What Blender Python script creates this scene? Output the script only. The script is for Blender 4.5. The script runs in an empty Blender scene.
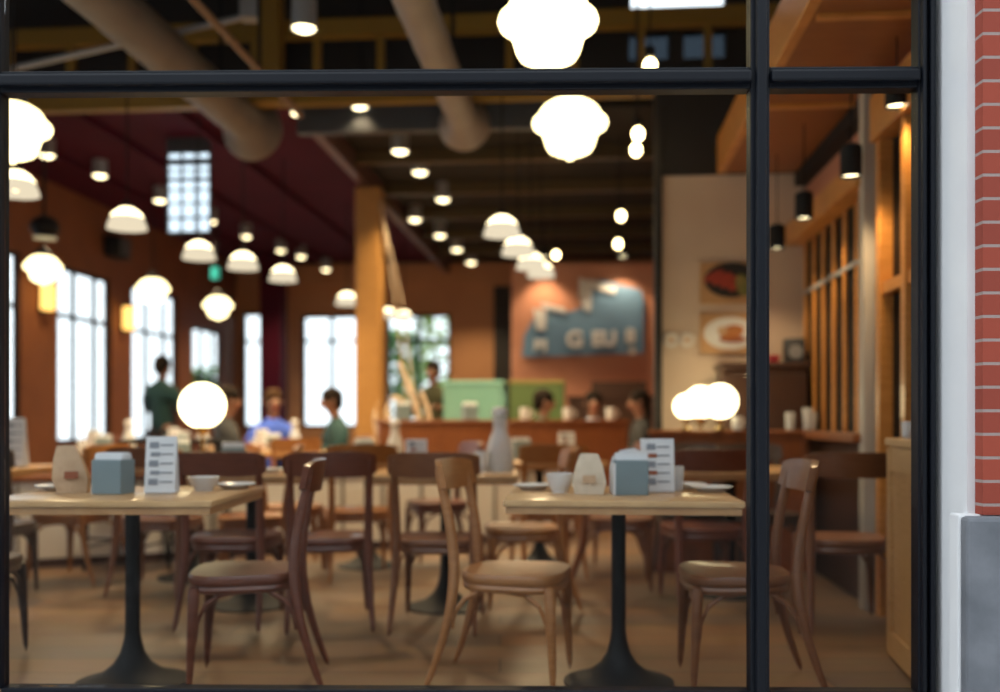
import bpy, bmesh, math, random
from mathutils import Vector, Matrix
random.seed(7)
S = bpy.context.scene
COL = S.collection
PI = math.pi
# ------------------------------------------------------------------ camera, world, exposure
H = 1.03                                   # camera height above the dining room floor
cd = bpy.data.cameras.new('camera'); cam = bpy.data.objects.new('camera', cd); COL.objects.link(cam)
cam.location = (0, 0, H); cam.rotation_euler = (PI/2, 0, 0)
cd.lens = 36; cd.sensor_width = 36; cd.shift_y = 0.074
cd.dof.use_dof = True; cd.dof.focus_distance = 2.72; cd.dof.aperture_fstop = 0.036/0.031
cd.clip_start = 0.05
S.camera = cam
w = bpy.data.worlds.new('sky'); S.world = w; w.use_nodes = True
wn = w.node_tree.nodes; bg = wn['Background']
bg.inputs[0].default_value = (0.86, 0.94, 1.0, 1); bg.inputs[1].default_value = 1.9
S.view_settings.view_transform = 'Standard'; S.view_settings.look = 'None'
S.view_settings.exposure = 0.3; S.view_settings.gamma = 1.0; S.view_settings.use_curve_mapping = False
S.cycles.use_denoising = True
S.cycles.max_bounces = 6; S.cycles.sample_clamp_indirect = 4.0; S.cycles.transparent_max_bounces = 16
TH = math.asin(0.0847)                     # the room is turned this much to the facade
CT, ST = math.cos(TH), math.sin(TH)
def W(x, y): return (x*CT + y*ST, -x*ST + y*CT)      # room frame -> world

# ------------------------------------------------------------------ materials
def mat(name, col, rough=0.5, metal=0.0, col2=None, scale=8.0, stretch=(1,1,1), bump=0.0, spec=0.5, emit=None, estr=0.0, coat=0.0, distort=0.0, detail=4.0):
    m = bpy.data.materials.new(name); m.use_nodes = True
    nt = m.node_tree; b = nt.nodes['Principled BSDF']
    b.inputs['Base Color'].default_value = (*col, 1); b.inputs['Roughness'].default_value = rough
    b.inputs['Metallic'].default_value = metal; b.inputs['Specular IOR Level'].default_value = spec
    b.inputs['Coat Weight'].default_value = coat
    if emit: b.inputs['Emission Color'].default_value = (*emit, 1); b.inputs['Emission Strength'].default_value = estr
    if col2 or bump:
        tc = nt.nodes.new('ShaderNodeTexCoord'); mp = nt.nodes.new('ShaderNodeMapping')
        mp.inputs['Scale'].default_value = stretch; nt.links.new(tc.outputs['Object'], mp.inputs[0])
        nz = nt.nodes.new('ShaderNodeTexNoise'); nz.inputs['Scale'].default_value = scale; nz.inputs['Detail'].default_value = detail
        nz.inputs['Distortion'].default_value = distort
        nt.links.new(mp.outputs[0], nz.inputs['Vector'])
        if col2:
            cr = nt.nodes.new('ShaderNodeValToRGB')
            cr.color_ramp.elements[0].position = 0.32; cr.color_ramp.elements[0].color = (*col, 1)
            cr.color_ramp.elements[1].position = 0.68; cr.color_ramp.elements[1].color = (*col2, 1)
            nt.links.new(nz.outputs[0], cr.inputs[0]); nt.links.new(cr.outputs[0], b.inputs['Base Color'])
        if bump:
            bp = nt.nodes.new('ShaderNodeBump'); bp.inputs['Strength'].default_value = bump; bp.inputs['Distance'].default_value = 0.01
            nt.links.new(nz.outputs[0], bp.inputs['Height']); nt.links.new(bp.outputs[0], b.inputs['Normal'])
    return m
def wood(name, a, b, rough=0.38, stretch=(1.5, 1.5, 14), coat=0.15): return mat(name, a, rough, 0, b, 6.0, stretch, 0.04, coat=coat, distort=0.6)
def lamp_mat(name, col, strength):
    m = bpy.data.materials.new(name); m.use_nodes = True; nt = m.node_tree; nt.nodes.clear()
    e = nt.nodes.new('ShaderNodeEmission'); e.inputs[0].default_value = (*col, 1); e.inputs[1].default_value = strength
    o = nt.nodes.new('ShaderNodeOutputMaterial'); nt.links.new(e.outputs[0], o.inputs[0]); return m
def pane_mat(name, tint, refl, rough=0.0):
    m = bpy.data.materials.new(name); m.use_nodes = True; nt = m.node_tree; nt.nodes.clear()
    t = nt.nodes.new('ShaderNodeBsdfTransparent'); t.inputs[0].default_value = (*tint, 1)
    g = nt.nodes.new('ShaderNodeBsdfGlossy'); g.inputs['Roughness'].default_value = rough
    f = nt.nodes.new('ShaderNodeFresnel'); f.inputs[0].default_value = 1.45
    k = nt.nodes.new('ShaderNodeMath'); k.operation = 'MULTIPLY'; k.inputs[1].default_value = refl
    x = nt.nodes.new('ShaderNodeMixShader'); o = nt.nodes.new('ShaderNodeOutputMaterial')
    nt.links.new(f.outputs[0], k.inputs[0]); nt.links.new(k.outputs[0], x.inputs[0])
    nt.links.new(t.outputs[0], x.inputs[1]); nt.links.new(g.outputs[0], x.inputs[2]); nt.links.new(x.outputs[0], o.inputs[0]); return m
def brick_mat(name, c1, c2, mortar, bw=0.22, rh=0.066, ms=0.006):
    m = bpy.data.materials.new(name); m.use_nodes = True; nt = m.node_tree; b = nt.nodes['Principled BSDF']; b.inputs['Roughness'].default_value = 0.85
    tc = nt.nodes.new('ShaderNodeTexCoord'); sp = nt.nodes.new('ShaderNodeSeparateXYZ'); ad = nt.nodes.new('ShaderNodeMath'); cb = nt.nodes.new('ShaderNodeCombineXYZ')
    nt.links.new(tc.outputs['Object'], sp.inputs[0]); nt.links.new(sp.outputs[0], ad.inputs[0]); nt.links.new(sp.outputs[1], ad.inputs[1])
    a2 = nt.nodes.new('ShaderNodeMath'); a2.inputs[1].default_value = 0.066
    nt.links.new(ad.outputs[0], a2.inputs[0]); nt.links.new(a2.outputs[0], cb.inputs[0]); nt.links.new(sp.outputs[2], cb.inputs[1])
    br = nt.nodes.new('ShaderNodeTexBrick'); nt.links.new(cb.outputs[0], br.inputs['Vector'])
    br.inputs['Color1'].default_value = (*c1, 1); br.inputs['Color2'].default_value = (*c2, 1); br.inputs['Mortar'].default_value = (*mortar, 1)
    br.inputs['Scale'].default_value = 1.0; br.inputs['Brick Width'].default_value = bw; br.inputs['Row Height'].default_value = rh; br.inputs['Mortar Size'].default_value = ms
    br.inputs['Bias'].default_value = 0.0
    nt.links.new(br.outputs['Color'], b.inputs['Base Color'])
    bp = nt.nodes.new('ShaderNodeBump'); bp.inputs['Strength'].default_value = 0.5; bp.inputs['Distance'].default_value = 0.006; bp.invert = True
    nt.links.new(br.outputs['Fac'], bp.inputs['Height']); nt.links.new(bp.outputs[0], b.inputs['Normal']); return m
def plank_mat(name, c1, c2, line, bw, rh, ms=0.004, rough=0.4):
    m = bpy.data.materials.new(name); m.use_nodes = True; nt = m.node_tree; b = nt.nodes['Principled BSDF']; b.inputs['Roughness'].default_value = rough
    tc = nt.nodes.new('ShaderNodeTexCoord'); br = nt.nodes.new('ShaderNodeTexBrick'); nt.links.new(tc.outputs['Object'], br.inputs['Vector'])
    br.inputs['Color1'].default_value = (*c1, 1); br.inputs['Color2'].default_value = (*c2, 1); br.inputs['Mortar'].default_value = (*line, 1)
    br.inputs['Scale'].default_value = 1.0; br.inputs['Brick Width'].default_value = bw; br.inputs['Row Height'].default_value = rh; br.inputs['Mortar Size'].default_value = ms
    mp = nt.nodes.new('ShaderNodeMapping'); mp.inputs['Scale'].default_value = (1.2, 14, 1); nt.links.new(tc.outputs['Object'], mp.inputs[0])
    nz = nt.nodes.new('ShaderNodeTexNoise'); nz.inputs['Scale'].default_value = 3.0; nt.links.new(mp.outputs[0], nz.inputs['Vector'])
    mx = nt.nodes.new('ShaderNodeMix'); mx.data_type = 'RGBA'; mx.blend_type = 'MULTIPLY'; mx.inputs['Factor'].default_value = 0.5
    nt.links.new(br.outputs['Color'], mx.inputs['A']); nt.links.new(nz.outputs['Color'], mx.inputs['B'])
    nt.links.new(mx.outputs['Result'], b.inputs['Base Color']); return m

M = {}
M['frame'] = mat('black_blue_paint', (0.0022, 0.0038, 0.0085), 0.5, 0.0, spec=0.3)
M['glass'] = pane_mat('window_glass', (0.97, 0.98, 0.98), 0.14)
M['clear'] = pane_mat('clear_glass', (0.93, 0.96, 0.96), 1.2, 0.03)
M['greenglass'] = pane_mat('green_glass', (0.62, 0.92, 0.82), 1.0, 0.05)
M['dimglass'] = pane_mat('tinted_glass', (0.13, 0.15, 0.17), 0.6)
M['plaster'] = mat('painted_plaster', (0.80, 0.80, 0.82), 0.75, 0, (0.85, 0.85, 0.86), 5, bump=0.1)
M['brick'] = brick_mat('red_brick', (0.36, 0.062, 0.033), (0.28, 0.048, 0.028), (0.36, 0.27, 0.25), ms=0.0045)
M['concrete'] = mat('grey_concrete', (0.135, 0.145, 0.165), 0.8, 0, (0.20, 0.21, 0.235), 9, bump=0.25)
M['pavement'] = mat('pavement_concrete', (0.42, 0.42, 0.41), 0.85, 0, (0.50, 0.50, 0.49), 3)
M['floor'] = plank_mat('floor_planks', (0.26, 0.138, 0.060), (0.165, 0.118, 0.085), (0.05, 0.03, 0.02), 2.6, 0.24)
M['darkceil'] = mat('dark_ceiling', (0.017, 0.014, 0.009), 0.7, 0, (0.023, 0.018, 0.012), 2, spec=0.15)
M['maroon'] = mat('maroon_paint', (0.048, 0.003, 0.011), 0.8, 0, (0.058, 0.0035, 0.014), 2, spec=0.1)
M['mustard'] = mat('mustard_steel', (0.24, 0.145, 0.015), 0.5)
M['olive_steel'] = mat('olive_steel', (0.07, 0.045, 0.010), 0.5)
M['slate'] = mat('slate_steel', (0.045, 0.05, 0.06), 0.5)
M['black'] = mat('black_metal', (0.008, 0.008, 0.009), 0.6, spec=0.25)
M['blackwall'] = mat('black_board', (0.012, 0.009, 0.008), 0.6)
M['duct'] = mat('duct_steel', (0.26, 0.235, 0.22), 0.5, 0.2, (0.31, 0.28, 0.26), 4)
M['ductbrown'] = mat('brown_duct_steel', (0.13, 0.115, 0.105), 0.55, 0.2, (0.165, 0.145, 0.13), 4)
M['terracotta'] = mat('orange_plaster', (0.16, 0.047, 0.010), 0.7, 0, (0.20, 0.062, 0.015), 2.5)
M['pinkwall'] = mat('salmon_plaster', (0.55, 0.24, 0.15), 0.7, 0, (0.60, 0.28, 0.18), 2)
M['tanwall'] = mat('tan_plaster', (0.40, 0.19, 0.085), 0.7, 0, (0.45, 0.22, 0.10), 2)
M['beige'] = mat('beige_tile', (0.60, 0.46, 0.36), 0.6, 0, (0.66, 0.52, 0.41), 3)
M['soffit'] = wood('orange_ply', (0.26, 0.085, 0.016), (0.31, 0.105, 0.022), 0.5, (1, 4, 1))
M['orangewood'] = wood('orange_timber', (0.52, 0.21, 0.04), (0.66, 0.29, 0.07))
M['palewood'] = wood('pale_timber', (0.50, 0.28, 0.11), (0.60, 0.36, 0.16))
M['column'] = wood('honey_timber', (0.30, 0.14, 0.034), (0.42, 0.215, 0.06))
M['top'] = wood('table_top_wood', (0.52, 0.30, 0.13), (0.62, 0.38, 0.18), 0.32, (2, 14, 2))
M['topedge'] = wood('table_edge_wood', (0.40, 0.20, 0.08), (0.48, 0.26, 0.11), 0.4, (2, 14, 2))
M['c_tan'] = wood('tan_chair_wood', (0.34, 0.135, 0.042), (0.42, 0.18, 0.062))
M['c_red'] = wood('reddish_chair_wood', (0.115, 0.030, 0.014), (0.16, 0.046, 0.021))
M['c_brown'] = wood('brown_chair_wood', (0.165, 0.056, 0.019), (0.21, 0.078, 0.028))
M['c_amber'] = wood('amber_chair_wood', (0.30, 0.11, 0.024), (0.37, 0.15, 0.038))
M['c_dark'] = wood('dark_chair_wood', (0.055, 0.038, 0.032), (0.085, 0.055, 0.042))
M['booth'] = wood('booth_wood', (0.20, 0.062, 0.019), (0.27, 0.09, 0.028), 0.4, (14, 2, 2))
M['boothdark'] = wood('dark_booth_wood', (0.045, 0.018, 0.010), (0.065, 0.026, 0.014), 0.45, (14, 2, 2))
M['cream'] = mat('cream_panel', (0.86, 0.83, 0.78), 0.6, 0, (0.89, 0.87, 0.83), 3)
M['grey'] = mat('grey_metal', (0.30, 0.31, 0.33), 0.45, 0.3)
M['white'] = mat('white_ceramic', (0.78, 0.78, 0.78), 0.25)
M['paper'] = mat('white_paper', (0.76, 0.77, 0.79), 0.8, 0, (0.8, 0.8, 0.82), 20)
M['ink'] = mat('grey_print', (0.28, 0.30, 0.34), 0.8)
M['inkred'] = mat('brown_print', (0.32, 0.10, 0.05), 0.8)
M['kraft'] = mat('kraft_paper', (0.55, 0.36, 0.22), 0.85, 0, (0.64, 0.44, 0.28), 25, bump=0.3)
M['kraftpale'] = mat('pale_kraft_paper', (0.66, 0.54, 0.40), 0.85, 0, (0.74, 0.62, 0.48), 25, bump=0.3)
M['tealgrey'] = mat('teal_grey_card', (0.20, 0.265, 0.29), 0.6, 0, (0.22, 0.29, 0.315), 10)
M['tealpale'] = mat('pale_teal_panel', (0.24, 0.52, 0.44), 0.5, 0, (0.28, 0.58, 0.50), 4)
M['chrome'] = mat('brass', (0.55, 0.38, 0.15), 0.25, 1.0)
def milky_mat(name, col, k):
    m = bpy.data.materials.new(name); m.use_nodes = True; nt = m.node_tree; nt.nodes.clear()
    t = nt.nodes.new('ShaderNodeBsdfTransparent'); g = nt.nodes.new('ShaderNodeBsdfPrincipled'); g.inputs['Base Color'].default_value = (*col, 1); g.inputs['Roughness'].default_value = 0.15
    x = nt.nodes.new('ShaderNodeMixShader'); x.inputs[0].default_value = k; o = nt.nodes.new('ShaderNodeOutputMaterial')
    nt.links.new(t.outputs[0], x.inputs[1]); nt.links.new(g.outputs[0], x.inputs[2]); nt.links.new(x.outputs[0], o.inputs[0]); return m
M['milky'] = milky_mat('frosted_glass', (0.82, 0.84, 0.86), 0.45)
M['greenglass'] = milky_mat('teal_lit_glass', (0.22, 0.45, 0.38), 0.65)
M['globe'] = lamp_mat('lit_opal_glass', (1.0, 0.80, 0.40), 4.0)
M['bell'] = lamp_mat('lit_ribbed_glass', (1.0, 0.84, 0.60), 0.75)
M['bellcrown'] = lamp_mat('lit_bell_crown', (1.0, 0.80, 0.45), 4.5)
M['bulb'] = lamp_mat('lit_bulb', (1.0, 0.74, 0.34), 14.0)
M['orb'] = lamp_mat('lit_orb', (1.0, 0.82, 0.46), 6.0)
M['down'] = lamp_mat('downlight_lens', (1.0, 0.80, 0.46), 5.5)
M['sconce'] = lamp_mat('amber_lantern', (1.0, 0.52, 0.13), 2.2)
M['lattice'] = lamp_mat('lattice_reflection_glow', (0.72, 0.87, 1.0), 1.35)
M['exit'] = lamp_mat('green_lamp', (0.10, 0.75, 0.50), 0.9)
M['signblue'] = mat('slate_blue_board', (0.13, 0.25, 0.43), 0.6, 0, (0.15, 0.29, 0.48), 2)
M['signwhite'] = mat('white_lettering', (0.78, 0.80, 0.84), 0.5)
M['leafa'] = mat('leaf_green', (0.05, 0.17, 0.03), 0.6, 0, (0.12, 0.32, 0.06), 9)
M['leafb'] = mat('leaf_yellow', (0.35, 0.36, 0.04), 0.6, 0, (0.12, 0.32, 0.10), 6)
M['bark'] = mat('bark', (0.10, 0.07, 0.05), 0.9)
M['farwall'] = mat('blocker_render', (0.045, 0.045, 0.05), 0.8, 0, (0.06, 0.058, 0.06), 2)
M['rope'] = mat('pale_driftwood', (0.50, 0.36, 0.24), 0.7, 0, (0.64, 0.50, 0.36), 12)
M['skin'] = mat('skin', (0.26, 0.125, 0.08), 0.5, 0, (0.29, 0.14, 0.09), 8)
for n, c in (('teal', (0.006, 0.036, 0.038)), ('navy', (0.02, 0.03, 0.07)), ('blue', (0.05, 0.11, 0.55)), ('charcoal', (0.02, 0.02, 0.022)),
             ('olive', (0.035, 0.035, 0.012)), ('paleblue', (0.35, 0.45, 0.58)), ('creamcloth', (0.62, 0.52, 0.40)), ('redcloth', (0.45, 0.06, 0.04)), ('greencloth', (0.01, 0.07, 0.05))):
    M[n] = mat(n + '_cloth', c, 0.85, 0, tuple(min(1, x*1.25) for x in c), 14)
M['hairdark'] = mat('dark_hair', (0.012, 0.008, 0.006), 0.9, 0, (0.02, 0.014, 0.01), 20, (1, 1, 0.2), spec=0.1)
M['hairbrown'] = mat('brown_hair', (0.04, 0.02, 0.01), 0.9, 0, (0.06, 0.03, 0.014), 20, (1, 1, 0.2), spec=0.1)
M['eye'] = mat('eye_dark', (0.02, 0.015, 0.01), 0.2)
M['pan'] = mat('black_pan', (0.02, 0.018, 0.017), 0.5)
M['sausage'] = mat('red_sausage', (0.45, 0.06, 0.03), 0.5, 0, (0.30, 0.035, 0.02), 30)
M['greens'] = mat('salad_green', (0.12, 0.17, 0.04), 0.6, 0, (0.35, 0.25, 0.08), 30)
M['tanboard'] = mat('orange_tan_board', (0.50, 0.28, 0.13), 0.6, 0, (0.56, 0.33, 0.16), 6)
M['chicken'] = mat('brown_roast', (0.42, 0.13, 0.03), 0.5, 0, (0.52, 0.22, 0.07), 30)
M['redplastic'] = mat('red_plastic', (0.55, 0.03, 0.05), 0.4)

# ------------------------------------------------------------------ mesh builder
class MB:
    def __init__(s): s.bm = bmesh.new()
    def box(s, c, d, rz=0, bev=0.0, rx=0, ry=0):
        r = bmesh.ops.create_cube(s.bm, size=1.0); vs = r['verts']
        bmesh.ops.scale(s.bm, vec=d, verts=vs)
        if bev:
            es = list({e for v in vs for e in v.link_edges})
            o = bmesh.ops.bevel(s.bm, geom=es, offset=min(bev, min(d)*0.45), segments=2, affect='EDGES', profile=0.5)
            vs = list({v for f in o['faces'] for v in f.verts} | {v for v in vs if v.is_valid})
        mt = Matrix.Translation(c) @ Matrix.Rotation(rz, 4, 'Z') @ Matrix.Rotation(ry, 4, 'Y') @ Matrix.Rotation(rx, 4, 'X')
        bmesh.ops.transform(s.bm, matrix=mt, verts=vs); return s
    def lathe(s, prof, seg=28, c=(0, 0, 0), sx=1, sy=1):
        rings = []
        for r, z in prof:
            if r < 1e-5: rings.append([s.bm.verts.new((c[0], c[1], c[2]+z))])
            else: rings.append([s.bm.verts.new((c[0]+sx*r*math.cos(2*PI*k/seg), c[1]+sy*r*math.sin(2*PI*k/seg), c[2]+z)) for k in range(seg)])
        for a, b in zip(rings, rings[1:]):
            for k in range(seg):
                k2 = (k+1) % seg
                if len(a) == 1 and len(b) == 1: continue
                if len(a) == 1: f = (a[0], b[k2], b[k])
                elif len(b) == 1: f = (a[k], a[k2], b[0])
                else: f = (a[k], a[k2], b[k2], b[k])
                s.bm.faces.new(f)
        return s
    def sweep(s, pts, rad, seg=10, flat=1.0, up=(0, 0, 1)):
        """tube through pts; rad a number or one per point; flat squeezes the second cross axis"""
        pts = [Vector(p) for p in pts]; n = len(pts)
        if not hasattr(rad, '__len__'): rad = [rad]*n
        rings = []; up = Vector(up)
        for i, p in enumerate(pts):
            t = (pts[min(i+1, n-1)] - pts[max(i-1, 0)]).normalized()
            u = up if abs(t.dot(up)) < 0.95 else Vector((1, 0, 0)) if abs(t.x) < 0.9 else Vector((0, 1, 0))
            a = t.cross(u).normalized(); b = a.cross(t).normalized()
            rings.append([s.bm.verts.new(p + (a*math.cos(2*PI*k/seg) + b*flat*math.sin(2*PI*k/seg))*rad[i]) for k in range(seg)])
        for a, b in zip(rings, rings[1:]):
            for k in range(seg): s.bm.faces.new((a[k], a[(k+1) % seg], b[(k+1) % seg], b[k]))
        s.bm.faces.new(list(reversed(rings[0]))); s.bm.faces.new(rings[-1]); return s
    def prism(s, poly, z0, z1, axis='Z'):
        def v(p, q): return s.bm.verts.new((p[0], p[1], q) if axis == 'Z' else (p[0], q, p[1]))
        a = [v(p, z0) for p in poly]; b = [v(p, z1) for p in poly]; n = len(poly)
        s.bm.faces.new(a); s.bm.faces.new(list(reversed(b)))
        for k in range(n): s.bm.faces.new((a[k], b[k], b[(k+1) % n], a[(k+1) % n]))
        return s
    def ball(s, c, r, sx=1, sy=1, sz=1, seg=20):
        o = bmesh.ops.create_uvsphere(s.bm, u_segments=seg, v_segments=max(6, seg//2), radius=r)
        bmesh.ops.scale(s.bm, vec=(sx, sy, sz), verts=o['verts']); bmesh.ops.translate(s.bm, vec=c, verts=o['verts']); return s
    def build(s, name, m, parent=None, smooth=True, loc=None, rz=None, sub=0):
        bmesh.ops.recalc_face_normals(s.bm, faces=s.bm.faces[:])
        me = bpy.data.meshes.new(name)
        for f in s.bm.faces: f.smooth = smooth
        s.bm.to_mesh(me); s.bm.free()
        if smooth: me.set_sharp_from_angle(angle=math.radians(38))
        o = bpy.data.objects.new(name, me); COL.objects.link(o); me.materials.append(m)
        if parent: o.parent = parent
        if loc: o.location = loc
        if rz is not None: o.rotation_euler.z = rz
        if sub:
            md = o.modifiers.new('smooth', 'SUBSURF'); md.levels = sub; md.render_levels = sub
        return o
def tag(o, label=None, cat=None, group=None, kind=None):
    if label: o['label'] = label
    if cat: o['category'] = cat
    if group: o['group'] = group
    if kind: o['kind'] = kind
    return o
def empty(name, loc=(0, 0, 0), rz=0, label=None, cat=None, group=None, kind=None):
    o = bpy.data.objects.new(name, None); COL.objects.link(o); o.location = loc; o.rotation_euler.z = rz; o.empty_display_size = 0.1
    return tag(o, label, cat, group, kind)
def dup(root, loc=None, rz=None, label=None, group=None):
    r = root.copy(); COL.objects.link(r)
    if loc is not None: r.location = loc
    if rz is not None: r.rotation_euler.z = rz
    if label: r['label'] = label
    if group: r['group'] = group
    for ch in list(root.children):
        c = ch.copy(); COL.objects.link(c); c.parent = r
        for g in list(ch.children):
            d = g.copy(); COL.objects.link(d); d.parent = c
    return r
class Proto:
    """hands out the finished thing first, copies of it afterwards"""
    def __init__(s, root): s.root = root; s.used = False
    def put(s, loc, rz, label, group=None):
        if not s.used:
            s.used = True; r = s.root; r.location = loc; r.rotation_euler.z = rz; r['label'] = label
            if group: r['group'] = group
            elif 'group' in r.keys(): del r['group']
            return r
        return dup(s.root, loc, rz, label, group)
def struct(name, mb, m, room=True, smooth=False, parent=None):
    o = mb.build(name, m, parent, smooth)
    if parent is None:
        o['kind'] = 'structure'
        if room: o.rotation_euler.z = -TH
    return o
def arc(c, r, a0, a1, n, plane='xz'):
    out = []
    for k in range(n+1):
        a = a0 + (a1-a0)*k/n; u, v = r*math.cos(a), r*math.sin(a)
        out.append((c[0]+u, c[1], c[2]+v) if plane == 'xz' else (c[0], c[1]+u, c[2]+v) if plane == 'yz' else (c[0]+u, c[1]+v, c[2]))
    return out

# ------------------------------------------------------------------ the setting: ground, floor, walls, ceilings
struct('ground', MB().box((0, -10, -0.2), (70, 90, 0.2)), M['pavement'], room=False)
struct('floor', MB().box((-1.5, 10.7, -0.05), (12.0, 15.2, 0.1)), M['floor'], room=False)
# left wall with tall windows, back wall with two, in the room frame
def wall_along_y(x, th, y0, y1, z0, z1, holes):
    mb = MB(); y = y0
    for a, b, c, d in holes:
        mb.box((x, (y+a)/2, (z0+z1)/2), (th, a-y, z1-z0)); mb.box((x, (a+b)/2, (z0+c)/2), (th, b-a, c-z0)); mb.box((x, (a+b)/2, (d+z1)/2), (th, b-a, z1-d)); y = b
    mb.box((x, (y+y1)/2, (z0+z1)/2), (th, y1-y, z1-z0)); return mb
def wall_along_x(y, th, x0, x1, z0, z1, holes):
    mb = MB(); x = x0
    for a, b, c, d in holes:
        mb.box(((x+a)/2, y, (z0+z1)/2), (a-x, th, z1-z0)); mb.box(((a+b)/2, y, (z0+c)/2), (b-a, th, c-z0)); mb.box(((a+b)/2, y, (d+z1)/2), (b-a, th, z1-d)); x = b
    mb.box(((x+x1)/2, y, (z0+z1)/2), (x1-x, th, z1-z0)); return mb
LW = [(6.6, 8.0, 0.75, 2.83), (8.6, 10.28, 0.75, 2.83), (11.03, 12.33, 0.75, 2.83), (12.93, 14.44, 0.75, 2.86), (15.0, 16.25, 0.9, 2.5)]
struct('wall_left', wall_along_y(-6.09, 0.10, 3.6, 17.3, 0, 5.3, LW), M['terracotta'])
BW = [(-5.96, -5.57, 0.9, 2.9), (-4.9, -3.85, 0.9, 2.85), (-3.41, -2.29, 0.9, 2.85)]
struct('wall_back', wall_along_x(17.05, 0.24, -6.2, 3.0, 0, 3.9, BW), M['tanwall'])
struct('trim_1', MB().box((-1.6, 16.88, 3.5), (8.8, 0.08, 0.36)), M['tanwall'])
nwin = 1
def window_frame(axis, x, a, b, c, d, bars, rails, m=None):
    global nwin
    root = empty('window_%d' % nwin, (0, 0, 0), -TH, kind='structure'); nwin += 1
    f = MB(); p = MB(); t = 0.05
    def bx(u0, u1, z0, z1, mb, th):
        th = min(th, 0.03) if axis == 'y' else th
        if axis == 'y': mb.box((x, (u0+u1)/2, (z0+z1)/2), (th, u1-u0, z1-z0))
        else: mb.box(((u0+u1)/2, x, (z0+z1)/2), (u1-u0, th, z1-z0))
    bx(a, a+t, c, d, f, 0.1); bx(b-t, b, c, d, f, 0.1); bx(a+t, b-t, c, c+t, f, 0.1); bx(a+t, b-t, d-t, d, f, 0.1)
    for u in bars: bx(u-0.028, u+0.028, c+t, d-t, f, 0.08)
    for z in rails: bx(a+t, b-t, z-0.025, z+0.025, f, 0.06)
    f.build('window_frame', M['black'], root, False)
    bx(a+t, b-t, c+t, d-t, p, 0.012); p.build('pane', M['glass'], root, False)
for i, (a, b, c, d) in enumerate(LW): window_frame('y', -6.09, a, b, c, d, [a+0.33*(b-a), a+0.72*(b-a)], [2.25] if i < 4 else [1.7])
for a, b, c, d in BW: window_frame('x', 17.05, a, b, c, d, [(a+b)/2] if b-a > 0.6 else [], [2.4])
# right wall
struct('wall_right', MB().box((1.75, 11.0, 2.65), (0.24, 15.8, 5.3)), M['pinkwall'])
struct('wall_right_brick', MB().box((1.615, 4.5, 3.6), (0.03, 1.9, 1.8)), M['brick'])
struct('trim_2', MB().box((1.60, 6.5, 0.48), (0.07, 2.0, 0.96)), M['boothdark'])
w1 = empty('window_%d' % nwin, (0, 0, 0), -TH, kind='structure'); nwin += 1
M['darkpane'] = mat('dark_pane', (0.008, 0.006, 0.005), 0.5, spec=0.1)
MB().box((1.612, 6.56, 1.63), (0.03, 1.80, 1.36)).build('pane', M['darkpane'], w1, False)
for k in range(7):
    MB().box((1.590, 5.74 + k*0.275, 1.63), (0.022, 0.05, 1.36), bev=0.004).build('mullion', M['orangewood'], w1, False)
MB().box((1.585, 6.56, 1.95), (0.02, 1.8, 0.025)).build('rail', M['grey'], w1, False)
MB().box((1.545, 6.56, 2.385), (0.15, 1.90, 0.15), bev=0.006).build('lintel', M['orangewood'], w1, False)
MB().box((1.54, 6.56, 0.93), (0.16, 1.90, 0.05), bev=0.006).build('window_sill', M['booth'], w1, False)
struct('trim_3', MB().box((1.585, 6.5, 2.80), (0.09, 2.1, 0.09)), M['black'])
struct('column_steel', MB().box((1.545, 5.60, 1.45), (0.09, 0.10, 2.9), bev=0.004), mat('cream_grey_steel', (0.46, 0.42, 0.36), 0.5))
w2 = empty('door_1', (0, 0, 0), -TH, kind='structure')
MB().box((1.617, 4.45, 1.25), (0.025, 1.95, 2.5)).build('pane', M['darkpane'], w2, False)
for yy in (3.5, 4.25, 5.0, 5.42): MB().box((1.575, yy, 1.25), (0.08, 0.07, 2.5), bev=0.004).build('jamb', M['orangewood'], w2, False)
MB().box((1.565, 4.46, 2.62), (0.12, 2.0, 0.24), bev=0.006).build('lintel', M['orangewood'], w2, False)
MB().box((1.58, 4.46, 1.72), (0.06, 1.9, 0.06)).build('rail', M['orangewood'], w2, False)
# wooden soffit over the right bay
struct('ceiling_soffit', MB().box((1.32, 5.45, 2.90), (0.60, 4.1, 0.10)), M['soffit'])
struct('trim_4', MB().box((1.00, 5.45, 2.985), (0.06, 4.1, 0.27), bev=0.006), M['orangewood'])
for yy in (4.6, 5.9): struct('trim_%d' % (5 if yy < 5 else 6), MB().box((1.32, yy, 2.84), (0.56, 0.05, 0.02)), M['orangewood'])
# beige wall facing the window, dark bulkhead over it
struct('wall_beige', MB().box((1.09, 7.62, 1.425), (1.06, 0.16, 2.85)), M['beige'])
struct('wall_bulkhead', MB().box((1.09, 7.62, 3.20), (1.06, 0.20, 0.70)), M['blackwall'])
struct('trim_7', MB().box((0.545, 7.58, 1.75), (0.05, 0.22, 3.5)), M['blackwall'])
# feature wall that carries the blue sign
struct('wall_feature', MB().box((-0.03, 13.15, 1.53), (1.86, 0.18, 3.06), bev=0.01), M['pinkwall'])
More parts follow.
